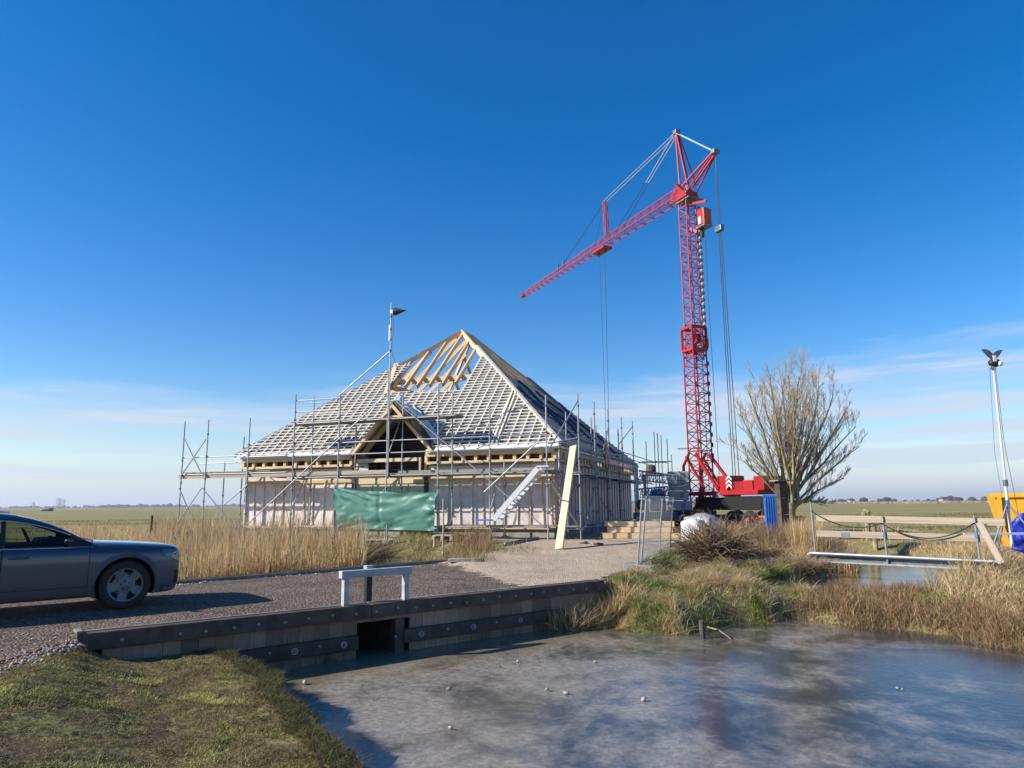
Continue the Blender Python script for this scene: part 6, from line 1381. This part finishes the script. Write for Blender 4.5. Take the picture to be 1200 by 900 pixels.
tag(one('drain_pipe', galv_dark, None, lambda m: m.tube([p0, p1], .07, 10), True, tuple(p0)), 'short dark pipe lying on the sandy yard', 'pipe')
p0 = G(545, 661, .02); p0.z = hz(p0.x, p0.y); tag(one('concrete_slab', concrete_d, None, lambda m: m.box((p0.x, p0.y, p0.z+.04), (.9, .3, .09)), loc=tuple(p0), bevel=.01), 'grey concrete slab beside the end of the edge beam', 'slab')
for px, py, w_, lab in ((522, 636, .75, 'small pale wooden crate lid before the house front'), (553, 632, .6, 'flat wooden block under the scaffold stair')):
    p = G(px, py, .2); z = hz(p.x, p.y); o = thing('pallet', lab, 'pallet', (p.x, p.y, z), HA)
    for k in range(3): piece('slat', wood_rail, o, (-w_/2, -.25+k*.25, .20), (w_/2, -.25+k*.25, .20), .2, .03); piece('bearer', wood_rail, o, (-w_/2+k*w_/2, -.35, .10), (-w_/2+k*w_/2, .35, .10), .09, .15)
for px, py in ((685, 640), (701, 641)):
    p = G(px, py, .2); z = hz(p.x, p.y); m = MB(); m.blob((0, 0, .03), (.16, .12, .07), int(px), 2, .3); o = m.build('clod', wood_dark); o.location = (p.x, p.y, z); tag(o, 'dark clod of earth lying on the sandy yard', 'clod', 'clods in the yard')
# ------------------------------------------------------------------ far distance
wood_far = M('far_trees', (.085, .075, .06), .95, var=.35, scale=.02, coords='World', bump=0, rndv=.1)
def far_wood(name, px0, px1, D, h0, h1, seed, depth=60):
    q = random.Random(seed); a = AT(px0, 588, D); b = AT(px1, 588, D); m = MB(); n = max(8, int((b.x-a.x)/3.2))
    for i in range(n):
        t = q.random(); x = a.x+(b.x-a.x)*t; y = D+q.uniform(0, depth); env = min(1, 5*t+.3, 5*(1-t)+.3); h = (h0*.5+(h1-h0*.5)*q.random()**1.6)*env*.8
        m.blob((x, y, -.5+h*.5), (h*.9, h*.6, h*.52), q.random(), 1, .28)
    return tag(m.build(name, wood_far), kind='stuff')
far_wood('far_wood', 1027, 1071, 950, 5, 9.5, 1); far_wood('far_wood', 1008, 1030, 1000, 3, 6, 2); far_wood('far_wood', 1108, 1160, 1100, 5, 11, 3); far_wood('far_wood', 1075, 1120, 1300, 3, 7, 4); far_wood('far_wood', 1085, 1105, 1000, 2, 4, 5)
far_wood('far_wood', -60, 210, 2600, 6, 15, 6, 200); far_wood('far_wood', 100, 225, 2200, 8, 15, 7, 150); far_wood('far_wood', 930, 1010, 1600, 5, 10, 8); far_wood('far_wood', 1150, 1320, 1300, 5, 12, 9); far_wood('far_wood', 185, 600, 3000, 8, 16, 10, 300); far_wood('far_wood', 700, 960, 3000, 8, 16, 11, 300)
far_m = M('far_facade', (.42, .42, .43), .8, var=.1, bump=0)
def far_block(px, D, w, h, d, label, roof=None):
    p = AT(px, 590, D); o = thing('far_building', label, 'building', (p.x, D, -.4)); one('wall', far_m, o, lambda m: m.box((0, 0, h/2), (w, d, h)))
    if roof: one('roof', wood_dark, o, lambda m: m.prism([(-w/2-.3, -d/2-.3, h), (w/2+.3, -d/2-.3, h), (0, -d/2-.3, h+roof)], (0, d+.6, 0)))
    else: one('roof_plant', far_m, o, lambda m: m.box((0, 0, h+h*.04), (w*.5, d*.5, h*.08)))
far_block(68.5, 4800, 22, 62, 20, 'taller grey tower block on the hazy left skyline'); far_block(74, 4800, 18, 54, 18, 'shorter grey tower block beside the taller one on the skyline'); far_block(39, 4800, 14, 38, 14, 'slim lone tower on the hazy left skyline')
far_block(1106, 900, 7, 3.4, 8, 'tiny white farmhouse among the far trees', 3); far_block(998, 1000, 8, 3, 7, 'tiny pale farmhouse at the end of the far trees', 3)
p = AT(56, 596, 420); o = thing('farm_trailer', 'dark humped farm trailer far out on the meadow', 'trailer', (p.x, 420, -.35)); one('tank', black_paint, o, lambda m: m.tube([(-3.6, 0, .35), (-3, 0, .5), (1.6, 0, 1.0), (3.0, 0, 1.0)], [.3, .5, .95, .8], 10)); one('axle', rubber, o, lambda m: m.tube([(1, -1.2, .45), (1, 1.2, .45)], .45, 12))
# pale reed belt before the far trees on the right
rb = MB(); q = random.Random(4)
a = AT(985, 588, 520); b = AT(1300, 588, 520); n = 900
X = nr.uniform(a.x, b.x, 9000); Y = nr.uniform(500, 560, 9000); blades('far_reed_belt', X, Y, nr.uniform(.8, 1.9, 9000), nr.uniform(.25, .5, 9000), nr.uniform(.05, .3, 9000), pick(9000, [(.50, .36, .26), (.42, .30, .2)], [2, 1]))
# gate clump and post out on the meadow
for px, py, top, D in ((1017, 626, 598, 34), (1024, 620, 606, 33)):
    p = AT(px, py, D); m = MB(); z = hz(p.x, D); h = AT(px, top, D).z-z; m.tube([(0, 0, -.1), (.02, 0, h*.5), (0, 0, h)], [.10, .12, .09], 8); m.blob((0, 0, h*.9), (.22, .2, .2), px, 2, .25); o = m.build('pollard_stump', bark); o.location = (p.x, D, z); tag(o, 'taller dark knotty pollard stump on the meadow behind the railing' if px == 1017 else 'shorter dark stump beside the taller pollard stump on the meadow', 'stump', 'meadow stumps')
# ------------------------------------------------------------------ thin haze over the whole plain
hm = bpy.data.materials.new('haze'); hm.use_nodes = True; hn = hm.node_tree.nodes; hn.clear(); ho_ = hn.new('ShaderNodeOutputMaterial'); pv = hn.new('ShaderNodeVolumePrincipled'); pv.inputs['Color'].default_value = (.80, .88, 1, 1); pv.inputs['Density'].default_value = .00017; pv.inputs['Anisotropy'].default_value = .2
hm.node_tree.links.new(pv.outputs[0], ho_.inputs['Volume'])
hb_ = MB(); hb_.box((0, 3350, 34), (10400, 7500, 76)); tag(hb_.build('haze', hm), kind='stuff')
